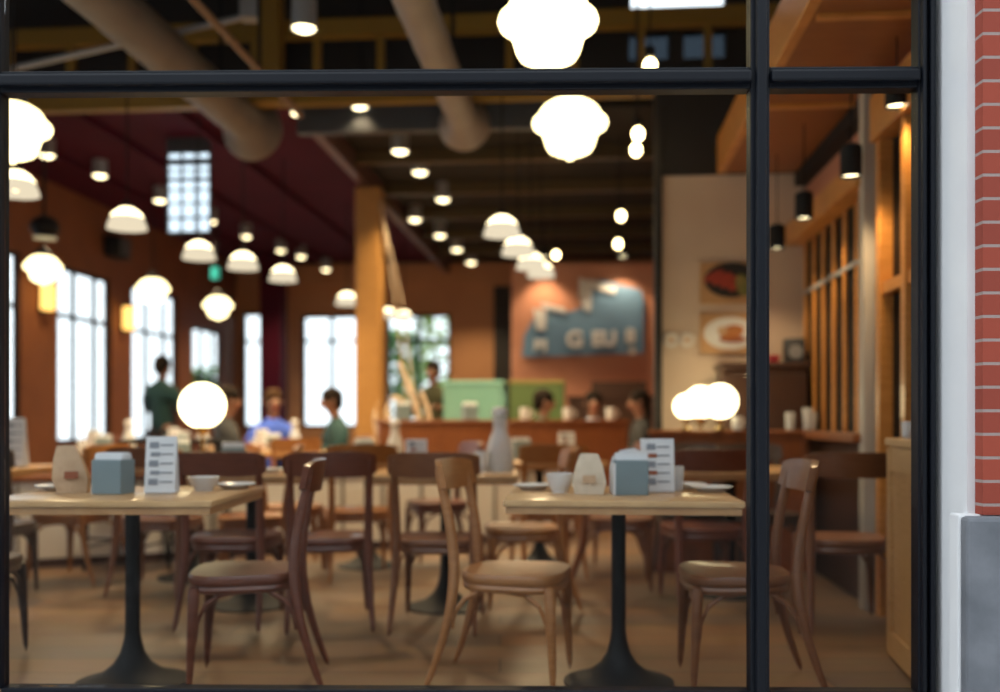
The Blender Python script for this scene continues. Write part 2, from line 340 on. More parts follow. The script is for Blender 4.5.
# ceilings
struct('ceiling_high', MB().box((-2.3, 5.7, 5.35), (8.2, 5.6, 0.1)), M['darkceil'])
struct('ceiling_low', MB().box((-0.36, 12.75, 3.78), (3.96, 9.1, 0.1)), M['darkceil'])
struct('ceiling_maroon', MB().box((-4.22, 12.75, 3.78), (3.76, 9.1, 0.1)), M['maroon'])
struct('beam_edge', MB().box((-2.34, 12.7, 3.62), (0.09, 8.6, 0.2)), mat('brown_beam', (0.10, 0.04, 0.025), 0.5))
for k, yy in enumerate((9.9, 11.3, 12.7, 14.1, 15.5)):
    struct('beam_%s' % ('abcde'[k]), MB().box((-0.36, yy, 3.68), (3.9, 0.10, 0.16)), M['olive_steel'])
for k, xx in enumerate((-5.3, -4.4, -3.5)): struct('beam_%s' % ('fgh'[k]), MB().box((xx, 12.6, 3.70), (0.07, 8.6, 0.08)), M['maroon'])
struct('wall_clerestory', wall_along_x(8.30, 0.14, -6.1, 1.7, 3.72, 4.3, [(0.36, 0.68, 3.97, 4.20), (0.80, 1.14, 3.97, 4.20)]), M['blackwall'])
struct('wall_clerestory_upper', wall_along_x(8.30, 0.14, -6.1, 1.7, 4.3, 5.3, [(0.375, 1.13, 4.335, 5.05)]), M['blackwall'])
struct('beam_girder', MB().box((-1.2, 8.24, 3.57), (2.4, 0.10, 0.28)), M['slate'])
struct('beam_header', MB().box((-0.35, 8.42, 3.68), (3.9, 0.12, 0.10)), M['darkceil'])
for a, b in ((0.36, 0.68), (0.80, 1.14)):
    o = MB().box(((a+b)/2, 8.30, 4.085), (b-a, 0.012, 0.23)).build('window_%d' % nwin, M['dimglass'], None, False); o.rotation_euler.z = -TH; o['kind'] = 'structure'; nwin += 1

# yellow steel truss across the high bay
tr = empty('roof_truss', (0, 0, 0), -TH, 'dark yellow steel truss spanning the high ceiling behind the glass', 'truss')
MB().box((-2.2, 7.95, 4.19), (7.6, 0.10, 0.14)).build('top_chord', M['mustard'], tr, False)
MB().box((-2.2, 7.95, 3.64), (7.6, 0.10, 0.12)).build('bottom_chord', M['mustard'], tr, False)
for k in range(15):
    x = -5.8 + k*0.52
    MB().box((x, 7.95, 3.91), (0.06, 0.06, 0.43)).build('web_post', M['mustard'], tr, False)
MB().box((-2.52, 7.80, 4.3), (0.22, 0.16, 1.5)).build('hanger_post', M['mustard'], tr, False)

# ------------------------------------------------------------------ the glazed shopfront (turned slightly)
FY, FR = 3.1, -math.radians(0.95)
ff = empty('window_0', (0, FY, 0), FR, kind='structure')
def fbar(name, x0, x1, z0, z1, parent=ff):
    p = MB()
    p.box(((x0+x1)/2, -0.02, (z0+z1)/2), (x1-x0, 0.06, z1-z0), bev=0.004)
    if x1-x0 < z1-z0: p.box(((x0+x1)/2, -0.06, (z0+z1)/2), ((x1-x0)*0.56, 0.03, z1-z0), bev=0.008)
    else: p.box(((x0+x1)/2, -0.06, (z0+z1)/2), (x1-x0, 0.03, (z1-z0)*0.56), bev=0.008)
    return p.build(name, M['frame'], parent, False)
ZT = 3.0
fbar('mullion', 0.762, 0.820, 0.20, ZT); fbar('mullion', -1.63, -1.537, 0.20, ZT); fbar('mullion', -3.9, -3.83, 0.20, ZT)
fbar('jamb', 1.268, 1.290, 0.20, ZT); fbar('jamb', 1.288, 1.322, 0.10, ZT)
for a, b in ((-3.83, -1.63), (-1.537, 0.762), (0.820, 1.268)):
    fbar('transom', a, b, 2.037, 2.103); fbar('bottom_rail', a, b, 0.11, 0.205)
    MB().box(((a+b)/2, -0.02, 1.121), (b-a, 0.008, 1.832)).build('pane', M['glass'], ff, False)
    MB().box(((a+b)/2, -0.02, 2.55), (b-a, 0.008, 0.90)).build('pane', M['glass'], ff, False)
fbar('head_rail', -3.9, 1.309, ZT, ZT+0.08)
def fstruct(name, mb, m): o = mb.build(name, m, None, False); o.location = (0, FY, 0); o.rotation_euler.z = FR; o['kind'] = 'structure'; return o
fstruct('wall_front_kerb', MB().box((-1.35, 0.06, 0.0), (5.4, 0.26, 0.22)), M['concrete'])
fstruct('wall_front_upper', MB().box((-1.9, 0.06, 4.2), (8.3, 0.2, 2.24)), M['plaster'])
fstruct('wall_front_left', MB().box((-5.0, 0.06, 1.6), (2.2, 0.2, 3.0)), M['plaster'])
struct('pier_core', MB().box((1.965, 2.97, 2.4), (1.27, 0.246, 5.0)), M['plaster'], room=False)
struct('pier_brick', MB().box((1.979, 2.823, 2.937), (1.254, 0.046, 4.346)), M['brick'], room=False)
struct('pier_plinth', MB().box((1.955, 2.845, 0.327), (1.33, 0.06, 0.874), bev=0.006), M['plaster'], room=False)
struct('pier_plinth_facing', MB().box((1.958, 2.79, 0.327), (1.33, 0.05, 0.868), bev=0.012), M['concrete'], room=False)
# unseen wall behind the camera, added dark so the glass mirrors no sky
struct('sky_blocker_wall', MB().box((0, -9.5, 3.9), (44, 0.6, 8.2)), M['farwall'], room=False)

# ------------------------------------------------------------------ ducts, pipes
def duct(x, y0, y1, z, r, flare, label, dm='duct'):
    o = empty('air_duct', (0, 0, 0), -TH, label, 'duct', 'ventilation ducts')
    n = 40; m = MB(); pts = [(x, y0 + (y1-y0)*k/n, z) for k in range(n+1)]
    m.sweep(pts, [r*(1.03 if k % 5 == 0 else 1.0) for k in range(n+1)], 24); m.build('pipe', M[dm], o)
    e = MB(); e.sweep([(x, y1-0.25, z), (x, y1-0.12, z), (x, y1, z-0.01), (x, y1+0.03, z-0.01)], [r*1.02, r*1.15, flare, flare*1.03], 24); e.build('flared_outlet', M[dm], o)
    for yy in (y0+0.9, y1-0.7): MB().box((x, yy, z+r+(5.3-z-r)/2), (0.03, 0.012, 5.3-z-r)).build('hanger_strap', M['black'], o, False)
    return o
duct(-0.99, 3.45, 8.16, 3.47, 0.12, 0.21, 'pale round steel duct running back above the aisle lamps')
duct(-2.78, 3.45, 8.16, 3.47, 0.155, 0.25, 'wide brownish round duct above the left tables', 'ductbrown')
b = empty('steel_brace', (0, 0, 0), 0, 'thin grey steel rod sloping under the ceiling in the upper left pane', 'rod')
MB().sweep([(-3.7, 6.9, 3.38), (-1.75, 7.0, 3.86)], 0.022, 10).build('rod', M['grey'], b); MB().box((-1.75, 7.0, 3.90), (0.12, 0.12, 0.14)).build('end_plate', M['grey'], b, False)
b = empty('conduit_pipe', (0, 0, 0), -TH, 'thin brown conduit running back beside the wide duct', 'pipe')
MB().sweep([(-2.26, 4.5, 3.47), (-2.27, 7.85, 3.47)], 0.025, 10).build('pipe', mat('brown_conduit', (0.20, 0.12, 0.07), 0.5), b)
for yy in (5.2, 6.8): MB().box((-2.26, yy, 4.40), (0.02, 0.02, 1.86)).build('hanger', M['black'], b, False)

# ------------------------------------------------------------------ lamps
def lampdata(name, typ, e, col, r=0.05, spot=None):
    l = bpy.data.lights.new(name, typ); l.energy = e; l.color = col; l.shadow_soft_size = r
    if spot: l.spot_size = spot; l.spot_blend = 0.6
    return l
L_spot = lampdata('downlight_beam', 'SPOT', 190, (1.0, 0.74, 0.42), 0.06, math.radians(115))
L_black = lampdata('pendant_beam', 'SPOT', 18, (1.0, 0.70, 0.38), 0.05, math.radians(125))
L_bell = lampdata('bell_beam', 'SPOT', 60, (1.0, 0.74, 0.42), 0.08, math.radians(150))
def light(parent, d, loc):
    o = bpy.data.objects.new('light', d); COL.objects.link(o); o.parent = parent; o.location = loc; return o
def ceil_at(x, y):          # ceiling height over a world point
    yr = x*ST + y*CT; xr = x*CT - y*ST
    return 5.30 if yr < 8.25 else 3.73
def globe_pendant(x, y, z, label, s=1.0):
    """opal schoolhouse shade, z = underside"""
    o = empty('schoolhouse_pendant', (x, y, z), 0, label, 'pendant lamp', 'opal schoolhouse pendants')
    pr = [(0, 0), (0.018, 0.004), (0.026, 0.02), (0.075, 0.032), (0.112, 0.050), (0.128, 0.075), (0.140, 0.115), (0.148, 0.140), (0.166, 0.158), (0.194, 0.176), (0.203, 0.200), (0.196, 0.222), (0.170, 0.246), (0.158, 0.268), (0.140, 0.292), (0.105, 0.314), (0.075, 0.325), (0, 0.33)]
    MB().lathe([(r*s, h*s) for r, h in pr], 32).build('lamp_shade', M['globe'], o)
    MB().lathe([(0, 0.31*s), (0.08*s, 0.315*s), (0.082*s, 0.36*s), (0.05*s, 0.40*s), (0.02, 0.43*s), (0, 0.44*s)], 24).build('fitter', M['black'], o)
    top = ceil_at(x, y) - z
    MB().sweep([(0, 0, 0.42*s), (0, 0, top)], 0.007, 8).build('stem', M['black'], o); return o
def bell_pendant(x, y, z, label, s=1.0):
    o = empty('bell_pendant', (x, y, z), 0, label, 'pendant lamp', 'white glass bell pendants')
    pr = [(0.165, 0), (0.160, 0.02), (0.148, 0.06), (0.128, 0.10), (0.102, 0.135), (0.070, 0.160), (0.045, 0.172)]
    m = MB(); m.lathe([(r*s, h*s) for r, h in pr] + [((r-0.006)*s, h*s) for r, h in reversed(pr)], 32); m.build('lamp_shade', M['bell'], o)
    MB().lathe([(r*s, h*s) for r, h in ((0.118, 0.102), (0.131, 0.100), (0.133, 0.105), (0.106, 0.138), (0.074, 0.164), (0.046, 0.178), (0.0, 0.178))], 32).build('lit_crown', M['bellcrown'], o)
    MB().ball((0, 0, 0.085*s), 0.055*s).build('bulb', M['bulb'], o)
    MB().lathe([(0, 0.165*s), (0.05*s, 0.168*s), (0.045*s, 0.21*s), (0.018, 0.235*s), (0, 0.24*s)], 20).build('fitter', M['black'], o)
    MB().sweep([(0, 0, 0.23*s), (0, 0, ceil_at(x, y) - z)], 0.006, 8).build('stem', M['black'], o)
    light(o, L_bell, (0, 0, -0.02)); return o
def P(px, py, D): return ((px-500)*D/1000, D, H + (420-py)*D/1000)
def gp(px, py_bottom, D, label, s=1.0): x, y, z = P(px, py_bottom, D); return globe_pendant(x, y, z, label, s)
def bp(px, py_bottom, D, label, s=1.0): x, y, z = P(px, py_bottom, D); return bell_pendant(x, y, z, label, s*0.88)
gp(548, 72, 4.0, 'large glowing opal schoolhouse pendant cut by the top edge, nearest the glass')
gp(570, 161, 5.33, 'glowing opal schoolhouse pendant just below the transom bar, second in the aisle row')
gp(12, 164, 5.4, 'glowing opal schoolhouse pendant half hidden by the left frame')
gp(43, 285, 9.6, 'small opal schoolhouse pendant before the first left wall pier', 0.86)
gp(153, 305, 11.2, 'small opal schoolhouse pendant before the second tall left window', 0.9)
gp(218, 320, 12.5, 'smallest opal schoolhouse pendant beyond the lattice panel', 0.9)
bp(16, 195, 6.5, 'white bell pendant hanging under the half hidden opal lamp at the left frame', 1.0)
bp(127, 229, 7.4, 'white bell pendant left of the lattice panel, unlit looking rim')
bp(199, 259, 8.8, 'white bell pendant directly below the lattice panel')
bp(243, 269, 9.3, 'yellow glowing bell pendant right of the lattice panel')
bp(283, 281, 10.3, 'yellow glowing bell pendant second right of the lattice panel')
bp(347, 305, 12.3, 'yellow glowing bell pendant beside the left face of the timber column')
bp(388, 318, 13.6, 'small bell pendant just right of the timber column, left of two', 0.85)
bp(404, 320, 14.3, 'small bell pendant just right of the timber column, right of two', 0.85)
bp(502, 236, 7.7, 'white bell pendant at the near end of the middle row of four')
bp(518, 255, 8.7, 'glowing bell pendant second in the middle row of four')
bp(531, 269, 9.6, 'glowing bell pendant third in the middle row of four')
bp(541, 277, 10.4, 'glowing bell pendant at the far end of the middle row of four')

def downlight(px, py, D, label, s=1.0, beam=True):
    x, y, z = P(px, py, D)
    o = empty('downlight', (x, y, z), 0, label, 'downlight', 'grey cylinder downlights')
    r = 0.082*s
    MB().lathe([(r*0.86, 0.012), (r, 0), (r, 0.19*s), (r*0.9, 0.20*s), (0, 0.20*s)], 20).build('housing', M['grey'], o)
    MB().lathe([(0, -0.022), (r*0.5, -0.018), (r*0.86, -0.002), (r*0.86, 0.012), (0, 0.012)], 20).build('lens', M['down'], o)
    top = ceil_at(x, y) - z
    if top > 0.22: MB().sweep([(0, 0, 0.19*s), (0, 0, top)], 0.009, 8).build('stem', M['black'], o)
    if beam: light(o, L_spot, (0, 0, -0.035))
    return o
downlight(304, 29, 6.5, 'grey cylinder downlight above the transom, nearest of the ceiling row')
for px, py, D, t in ((361, 109, 8.35, 'just under the transom by the slate girder'), (400, 152, 9.4, 'second behind the slate girder'), (420, 173, 10.2, 'third behind the slate girder'),
                     (443, 200, 11.4, 'fourth behind the slate girder'), (300, 114, 8.7, 'at the near corner of the dark red ceiling edge'), (415, 220, 12.6, 'on the low ceiling right of the timber column top'),
                     (440, 236, 13.6, 'on the low ceiling before the tan back band'), (457, 250, 14.7, 'on the low ceiling farther back by the tan band'), (471, 263, 15.8, 'farthest on the low ceiling at the tan band')):
    downlight(px, py, D, 'grey cylinder downlight ' + t)
for px, py, D, t in ((47, 156, 9.6, 'nearest the left frame'), (100, 176, 10.4, 'left of the bell with the bright rim'), (160, 201, 11.6, 'just left of the lattice panel'), (211, 222, 12.8, 'just right of the lattice panel'),
                     (246, 237, 13.8, 'above the first yellow bell'), (281, 251, 15.0, 'above the second yellow bell'), (301, 257, 15.5, 'between the second yellow bell and the column'), (326, 270, 16.2, 'nearest the back wall left of the column')):
    downlight(px, py, D, 'small cylinder downlight on the dark red ceiling ' + t, 0.9, beam=(px in (100, 211, 281)))
def black_pendant(px, py, D, label):
    x, y, z = P(px, py, D); o = empty('black_can_pendant', (x, y, z), 0, label, 'pendant lamp', 'black can pendants along the right wall')
    r = 0.055
    MB().lathe([(r*0.9, 0.02), (r*0.94, 0), (r, 0.005), (r, 0.155), (r*0.5, 0.17), (0, 0.17)], 24).build('lamp_shade', M['black'], o)
    MB().lathe([(0, 0.014), (r*0.9, 0.014), (r*0.9, 0.02), (0, 0.02)], 20).build('lens', M['down'], o)
    MB().sweep([(0, 0, 0.165), (0, 0, 2.85 - z)], 0.004, 6).build('cord', M['black'], o); light(o, L_black, (0, 0, -0.01))
black_pendant(897, 107, 4.75, 'black can pendant nearest the right frame, just under the transom')
black_pendant(851, 177, 5.15, 'black can pendant before the grey plaster above the wooden windows, second of four')
black_pendant(804, 219, 6.15, 'black can pendant third from the right frame, before the salmon plaster')
black_pendant(777, 249, 6.85, 'smallest black can pendant, farthest of four by the beige wall')
def track_spot(px, py, D, label):
    x, y, z = P(px, py, D); o = empty('bare_bulb_pendant', (x, y, z), 0, label, 'bulb', 'bare hanging bulbs')
    MB().ball((0, 0, 0), 0.040, sz=1.2).build('bulb', M['bulb'], o)
    MB().lathe([(0, 0.05), (0.03, 0.05), (0.03, 0.11), (0, 0.115)], 14).build('socket', M['black'], o)
    MB().sweep([(0, 0, 0.11), (0, 0, ceil_at(x, y) - z)], 0.005, 6).build('cord', M['black'], o)
for px, py, D, t in ((650, 66, 6.0, 'above the transom under the bright roof window'), (638, 134, 7.0, 'upper of the near pair below the transom'), (636, 150, 7.4, 'lower of the near pair below the transom'),
                     (621, 216, 9.4, 'upper of the far pair beside the beige wall'), (618, 244, 10.4, 'lower of the far pair beside the beige wall'), (556, 255, 12.0, 'farthest, over the left part of the blue sign')):
    track_spot(px, py, D, 'small bare hanging bulb, ' + t)
# amber lanterns on the left piers
for y, z, t in ((10.65, 2.40, 'on the pier left of the first tall window'), (12.63, 2.36, 'on the pier between the two tall left windows')):
    o = empty('wall_lantern', (*W(-5.97, y), z), -TH, 'amber glowing wall lantern ' + t, 'wall lamp', 'amber wall lanterns')
    MB().box((0.02, 0, 0), (0.11, 0.15, 0.30), bev=0.02).build('lamp_shade', M['sconce'], o); MB().box((-0.045, 0, 0), (0.03, 0.10, 0.36)).build('back_plate', M['black'], o, False); MB().box((0.02, 0, 0.165), (0.13, 0.17, 0.02)).build('cap', M['black'], o, False)
# glowing lattice panel added in place of a likely reflection in the glass
x, y, z = P(189, 190, 9.6); o = empty('lattice_reflection_panel', (x, y, z), -TH, 'tall bright lattice panel under the dark red ceiling, added for a glass reflection', 'lattice panel')
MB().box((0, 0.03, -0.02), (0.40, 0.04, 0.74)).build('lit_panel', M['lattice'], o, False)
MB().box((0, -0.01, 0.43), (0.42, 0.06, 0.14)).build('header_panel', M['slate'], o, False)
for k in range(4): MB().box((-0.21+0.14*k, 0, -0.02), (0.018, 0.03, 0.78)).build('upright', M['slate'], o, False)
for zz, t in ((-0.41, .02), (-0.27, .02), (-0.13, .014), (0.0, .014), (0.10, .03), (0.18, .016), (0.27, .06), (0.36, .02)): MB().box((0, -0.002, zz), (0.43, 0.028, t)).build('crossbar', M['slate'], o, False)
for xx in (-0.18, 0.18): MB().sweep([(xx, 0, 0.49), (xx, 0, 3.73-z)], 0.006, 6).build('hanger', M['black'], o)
x, y, z = P(215, 273, 13.0); o = empty('exit_lamp', (x, y, z), -TH, 'small green emergency lamp hanging beyond the bell pendants', 'lamp')
MB().box((0, 0, 0), (0.10, 0.05, 0.15), bev=0.01).build('lit_panel', M['exit'], o); MB().sweep([(0, 0, 0.07), (0, 0, 3.73-z)], 0.006, 6).build('stem', M['black'], o)
# dark loudspeakers at the left
x, y, z = P(45, 227, 9.3); o = empty('hanging_speaker', (x, y, z), 0, 'round black loudspeaker hanging on a cord before the orange wall', 'loudspeaker')
MB().ball((0, 0, 0), 0.13, sz=0.85).build('body', M['black'], o); MB().lathe([(0.10, -0.095), (0.11, -0.105), (0.04, -0.115), (0, -0.115)]).build('grille', M['grey'], o); MB().sweep([(0, 0, 0.1), (0, 0, 3.73-z)], 0.008, 6).build('cord', M['black'], o)
x, y = W(-5.92, 12.25); o = empty('wall_speaker', (x, y, 3.22), -TH, 'black box loudspeaker fixed high on the orange wall between two windows', 'loudspeaker')
MB().box((0, 0, 0), (0.20, 0.34, 0.26), bev=0.02).build('body', M['black'], o); MB().box((0.105, 0, 0), (0.01, 0.28, 0.2)).build('grille', M['slate'], o, False); MB().box((-0.11, 0, 0), (0.06, 0.1, 0.1)).build('bracket', M['grey'], o, False)

# ------------------------------------------------------------------ timber column with rigging and driftwood
x, y = -1.39, 10.7
o = empty('timber_column', (x, y, 0), -TH, 'tall honey coloured timber column rising to the dark ceiling edge', 'column', kind='thing')
MB().box((0, 0, 1.75), (0.27, 0.27, 3.50), bev=0.02).build('post', M['column'], o, False)
MB().box((0, 0, 0.15), (0.36, 0.36, 0.30), bev=0.02).build('base_block', M['booth'], o, False)
o = empty('rigging_rope', (0, 0, 0), 0, 'pair of thin pale ropes slanting down right from the timber column', 'rope')
for dx in (0, 0.08): MB().sweep([(x+0.13, y-0.1-dx, 3.3), (x+0.28+dx, y-0.2, 2.3), (x+0.46+dx, y-0.25, 0.9), (x+0.50+dx, y-0.28, 0.02)], 0.008, 6).build('rope_strand', M['rope'], o)
o = empty('driftwood_sculpture', (-0.98, 9.9, 0), 0, 'pale gnarled driftwood branches standing right of the timber column', 'sculpture')
MB().lathe([(0, 0), (0.22, 0), (0.22, 0.06), (0.20, 0.08), (0, 0.08)]).build('base', M['booth'], o)
for pts in ([(0, 0, .06), (-0.03, 0, .5), (-0.10, 0, .9), (-0.16, 0, 1.12), (-0.10, 0, 1.28), (0.02, 0, 1.24), (0.05, 0, 1.08), (0.03, 0, .95)],
            [(0.06, 0.03, .06), (0.10, 0, .55), (0.20, 0, .95), (0.15, 0, 1.2), (0.05, 0, 1.42), (-0.02, 0, 1.62)],
            [(0.03, -0.05, .06), (0.18, 0, .5), (0.30, 0, .85), (0.28, 0, 1.1), (0.19, 0, 1.33)],
            [(-0.05, 0.05, .06), (-0.16, 0, .5), (-0.22, 0, .85), (-0.28, 0, 1.1), (-0.22, 0, 1.22)]):
    n = len(pts); MB().sweep(pts, [0.045 - 0.022*k/(n-1) for k in range(n)], 10).build('branch', M['rope'], o, sub=1)

# ------------------------------------------------------------------ blue sign on the salmon wall
sx, sy = W(-0.03, 13.05)
o = empty('restaurant_sign', (sx, sy, 0), -TH, 'large slate blue sign board with white marks on the salmon wall', 'sign')
def sp(px, py): return ((px-583)*0.01303, 1.03 + (420-py)*0.01303 + (px-583)*0.0000)
MB().prism([sp(523, 357), sp(524, 337), sp(534, 318), sp(548, 307), sp(570, 312), sp(582, 308), sp(582, 285), sp(600, 281), sp(640, 291), sp(643, 300), sp(643, 354)], -0.05, -0.01, 'Y').build('board', M['signblue'], o, False)
def strip(pts, z0=-0.07, z1=-0.05, name='white_mark'): MB().prism([sp(*p) for p in pts], z0, z1, 'Y').build(name, M['signwhite'], o, False)
strip([(541, 303), (566, 309), (566, 314), (543, 308)]); strip([(534, 309), (547, 311), (546, 330), (537, 330)])
strip([(588, 280), (616, 288), (615, 295), (590, 288)]); strip([(580, 278), (592, 285), (591, 312), (585, 311), (579, 296)])
def letters(txt, px, py, size):
    c = bpy.data.curves.new('lettering', 'FONT'); c.body = txt; c.size = size; c.extrude = 0.008; c.offset = 0.012; c.align_x = 'CENTER'
    t = bpy.data.objects.new('lettering', c); COL.objects.link(t); t.parent = o
    a, b2 = sp(px, py); t.location = (a, -0.062, b2); t.rotation_euler = (PI/2, 0, 0)
    bpy.context.view_layer.update(); me = bpy.data.meshes.new_from_object(t.evaluated_get(bpy.context.evaluated_depsgraph_get()))
    q2 = bpy.data.objects.new('lettering', me); COL.objects.link(q2); me.materials.clear(); me.materials.append(M['signwhite']); q2.parent = o; q2.location = t.location; q2.rotation_euler = t.rotation_euler; bpy.data.objects.remove(t)
letters('BI', 541, 351, 0.20); letters('G', 575, 347, 0.29); letters('EU', 604, 346, 0.26); letters('8', 630, 343, 0.24); letters('o', 632, 354, 0.14)
for px in (545, 622):                                           # picture lights over the sign
    a, b2 = sp(px, 262); q = empty('picture_light', (*W(-0.03 + a*1.0, 12.80), b2+0.02), -TH, 'small spotlight over the %s of the blue sign' % ('left side' if px < 580 else 'right side'), 'spotlight', 'sign spotlights')
    MB().lathe([(0.05, 0), (0.055, 0.01), (0.055, 0.12), (0, 0.13)], 16).build('housing', M['black'], q); MB().lathe([(0, 0.008), (0.05, 0.008), (0.05, 0.012), (0, 0.012)], 16).build('lens', M['down'], q)
    MB().sweep([(0, 0, 0.12), (0, 0, 3.73-b2-0.02)], 0.008, 6).build('stem', M['black'], q); light(q, lampdata('sign_beam', 'SPOT', 45, (1, .72, .42), 0.04, math.radians(100)), (0, 0, -0.01))

# ------------------------------------------------------------------ beige wall: food posters, round plates, cabinet
by = 7.535
def poster(px0, px1, py0, py1, label):
    x0, _, z1 = P(px0, py0, 7.42); x1, _, z0 = P(px1, py1, 7.42)
    xr = (x0+x1)/2*CT - 7.42*ST
    q = empty('food_poster', (*W(xr, by), (z0+z1)/2), -TH, label, 'poster', 'food posters on the beige wall')
    MB().box((0, -0.008, 0), (x1-x0, 0.016, z1-z0), bev=0.003).build('board', M['tanboard'], q, False); return q, x1-x0, z1-z0
def blob(parent, name, m, x, z, rx, rz, y, tilt=0.0):
    pts = [(x + rx*math.cos(a)*math.cos(tilt) - rz*math.sin(a)*math.sin(tilt), z + rx*math.cos(a)*math.sin(tilt) + rz*math.sin(a)*math.cos(tilt)) for a in [2*PI*k/24 for k in range(24)]]
    MB().prism(pts, y, y+0.003, 'Y').build(name, m, parent, False)
q, pw, ph = poster(700, 757, 262, 304, 'upper food poster, dark pan with red sausages on orange board')
blob(q, 'printed_pan', M['pan'], 0.02, 0.02, pw*0.47, ph*0.42, -0.0195)
for k in range(4): blob(q, 'printed_sausage', M['sausage'], -0.11+0.06*k, 0.05-0.022*k, 0.085, 0.030, -0.0225-0.0003*k, 0.5)
blob(q, 'printed_salad', M['greens'], 0.10, -0.02, 0.05, 0.085, -0.024, 0.3)
q, pw, ph = poster(700, 757, 313, 354, 'lower food poster, white oval plate with roast on tan board')
blob(q, 'printed_plate', M['white'], 0.01, 0, pw*0.46, ph*0.40, -0.0195); blob(q, 'printed_plate_well', M['paper'], 0.01, 0, pw*0.33, ph*0.27, -0.0225)
blob(q, 'printed_roast', M['chicken'], 0.02, 0.01, 0.09, 0.05, -0.0255, 0.2); blob(q, 'printed_sauce', M['inkred'], 0.03, -0.045, 0.10, 0.025, -0.0252); blob(q, 'printed_side', M['kraft'], -0.05, 0.02, 0.035, 0.03, -0.0284)
for px, t in ((671, 'left'), (687, 'right')):
    x, y, z = P(px, 340, 7.45); xr = x*CT - 7.45*ST
    q = empty('wall_gauge', (*W(xr, by), z), -TH, 'small round white wall dial, %s of the pair beside the food posters' % t, 'wall dial', 'pair of wall dials')
    m = MB(); m.sweep([(0.045*math.cos(2*PI*k/24), -0.015, 0.045*math.sin(2*PI*k/24)) for k in range(25)], 0.010, 8); m.build('rim', M['white'], q)
    blob(q, 'face', M['beige'], 0, 0, 0.04, 0.04, -0.010); MB().box((0, -0.004, 0), (0.03, 0.008, 0.03)).build('back', M['grey'], q, False)
q = empty('sideboard', (*W(1.255, 7.30), 0), -TH, 'dark brown wooden sideboard against the beige wall under the posters', 'sideboard')
MB().box((0, 0, 0.71), (0.58, 0.36, 1.38), bev=0.006).build('body', M['boothdark'], q, False); MB().box((0, -0.01, 1.415), (0.62, 0.40, 0.035), bev=0.006).build('worktop', M['boothdark'], q, False)
for s in (-1, 1):
    d = MB().box((0.145*s, -0.188, 0.75), (0.27, 0.02, 1.20), bev=0.006).build('door', M['boothdark'], q, False); MB().ball((0.03*s, -0.205, 0.8), 0.013).build('knob', M['chrome'], d)
    MB().box((0.145*s, -0.16, 0.01), (0.2, 0.03, 0.02)).build('plinth_foot', M['black'], q, False)
x, y, z = P(793, 361, 7.2); q = empty('counter_speaker', (*W(x*CT-7.25*ST, 7.30), 1.4325), -TH, 'small dark grey box loudspeaker on the sideboard', 'loudspeaker')
MB().box((0, 0, 0.09), (0.14, 0.12, 0.18), bev=0.012).build('body', M['slate'], q); MB().lathe([(0.045, 0), (0.05, 0.004), (0, 0.006)], 20).build('cone', M['grey'], q).rotation_euler.x = PI/2
q.children[-1].location = (0, -0.061, 0.08)
q = empty('red_tub', (*W(x*CT-7.25*ST-0.15, 7.25), 1.4325), 0, 'small red tub beside the grey box loudspeaker', 'tub')
MB().lathe([(0, 0), (0.035, 0), (0.045, 0.05), (0.04, 0.05), (0.032, 0.01), (0, 0.01)], 20).build('cup', M['redplastic'], q); MB().lathe([(0.046, 0.045), (0.048, 0.055), (0, 0.062)], 20).build('lid', M['redplastic'], q)

# ------------------------------------------------------------------ booths, half walls, counters
KA = math.atan(0.47)
kx0, kx1 = -4.35, 0.62
kc = ((kx0+kx1)/2, 8.55 + 0.47*(kx0+kx1)/2); kl = (kx1-kx0)/math.cos(KA)
q = empty('cream_half_wall', (*kc, 0), KA, 'long low cream panelled half wall with a wood cap crossing the room', 'half wall')
MB().box((0, 0, 0.31), (kl, 0.10, 0.58)).build('panel', M['cream'], q, False); MB().box((0, 0, 0.62), (kl+0.04, 0.16, 0.04), bev=0.008).build('cap', M['booth'], q, False)
MB().box((0, -0.005, 0.03), (kl, 0.12, 0.06)).build('skirting', M['boothdark'], q, False)
for k in range(17): MB().box((-kl/2+0.1+k*(kl-0.2)/16, -0.058, 0.32), (0.022, 0.02, 0.52)).build('batten', mat('batten_grey', (0.30, 0.28, 0.25), 0.6) if k == 0 else bpy.data.materials['batten_grey'], q, False)
def booth(x, y, rz, length, h, label, m='booth', seat=True):
    q = empty('booth_bench' if seat else 'wood_partition', (x, y, 0), rz, label, 'bench' if seat else 'partition', 'wooden booth benches' if seat else None)
    MB().box((0, 0, h/2), (length, 0.06, h), bev=0.006).build('backrest', M[m], q, False); MB().box((0, 0, h+0.015), (length+0.04, 0.11, 0.035), bev=0.008).build('cap_rail', M[m], q, False)
    if seat: MB().box((0, 0.26, 0.44), (length, 0.44, 0.06), bev=0.015).build('seat', M[m], q, False); MB().box((0, 0.24, 0.205), (length-0.06, 0.36, 0.41)).build('base', M['boothdark'], q, False)
    for k in range(max(2, int(length/0.45))+1):
        MB().box((-length/2+0.03+k*(length-0.06)/max(2, int(length/0.45)), -0.036, h/2), (0.05, 0.014, h-0.04)).build('stile', M[m], q, False)
    return q
booth(-0.55, 9.05, KA, 1.15, 1.0, 'honey brown booth bench just behind the cream half wall, right of the driftwood', 'booth')
booth(0.62, 9.38, KA*0.6, 1.20, 1.0, 'honey brown wood partition below the blue sign', 'booth', False)
booth(1.56, 6.78, -TH, 1.05, 0.93, 'reddish wood partition before the sideboard, glasses and globe lamps on its rail', 'booth', False)
q = empty('wood_half_wall', (1.645, 3.90, 0), math.atan2(0.86, 0.15), 'pale wood half wall end panel standing beside the right frame', 'half wall')
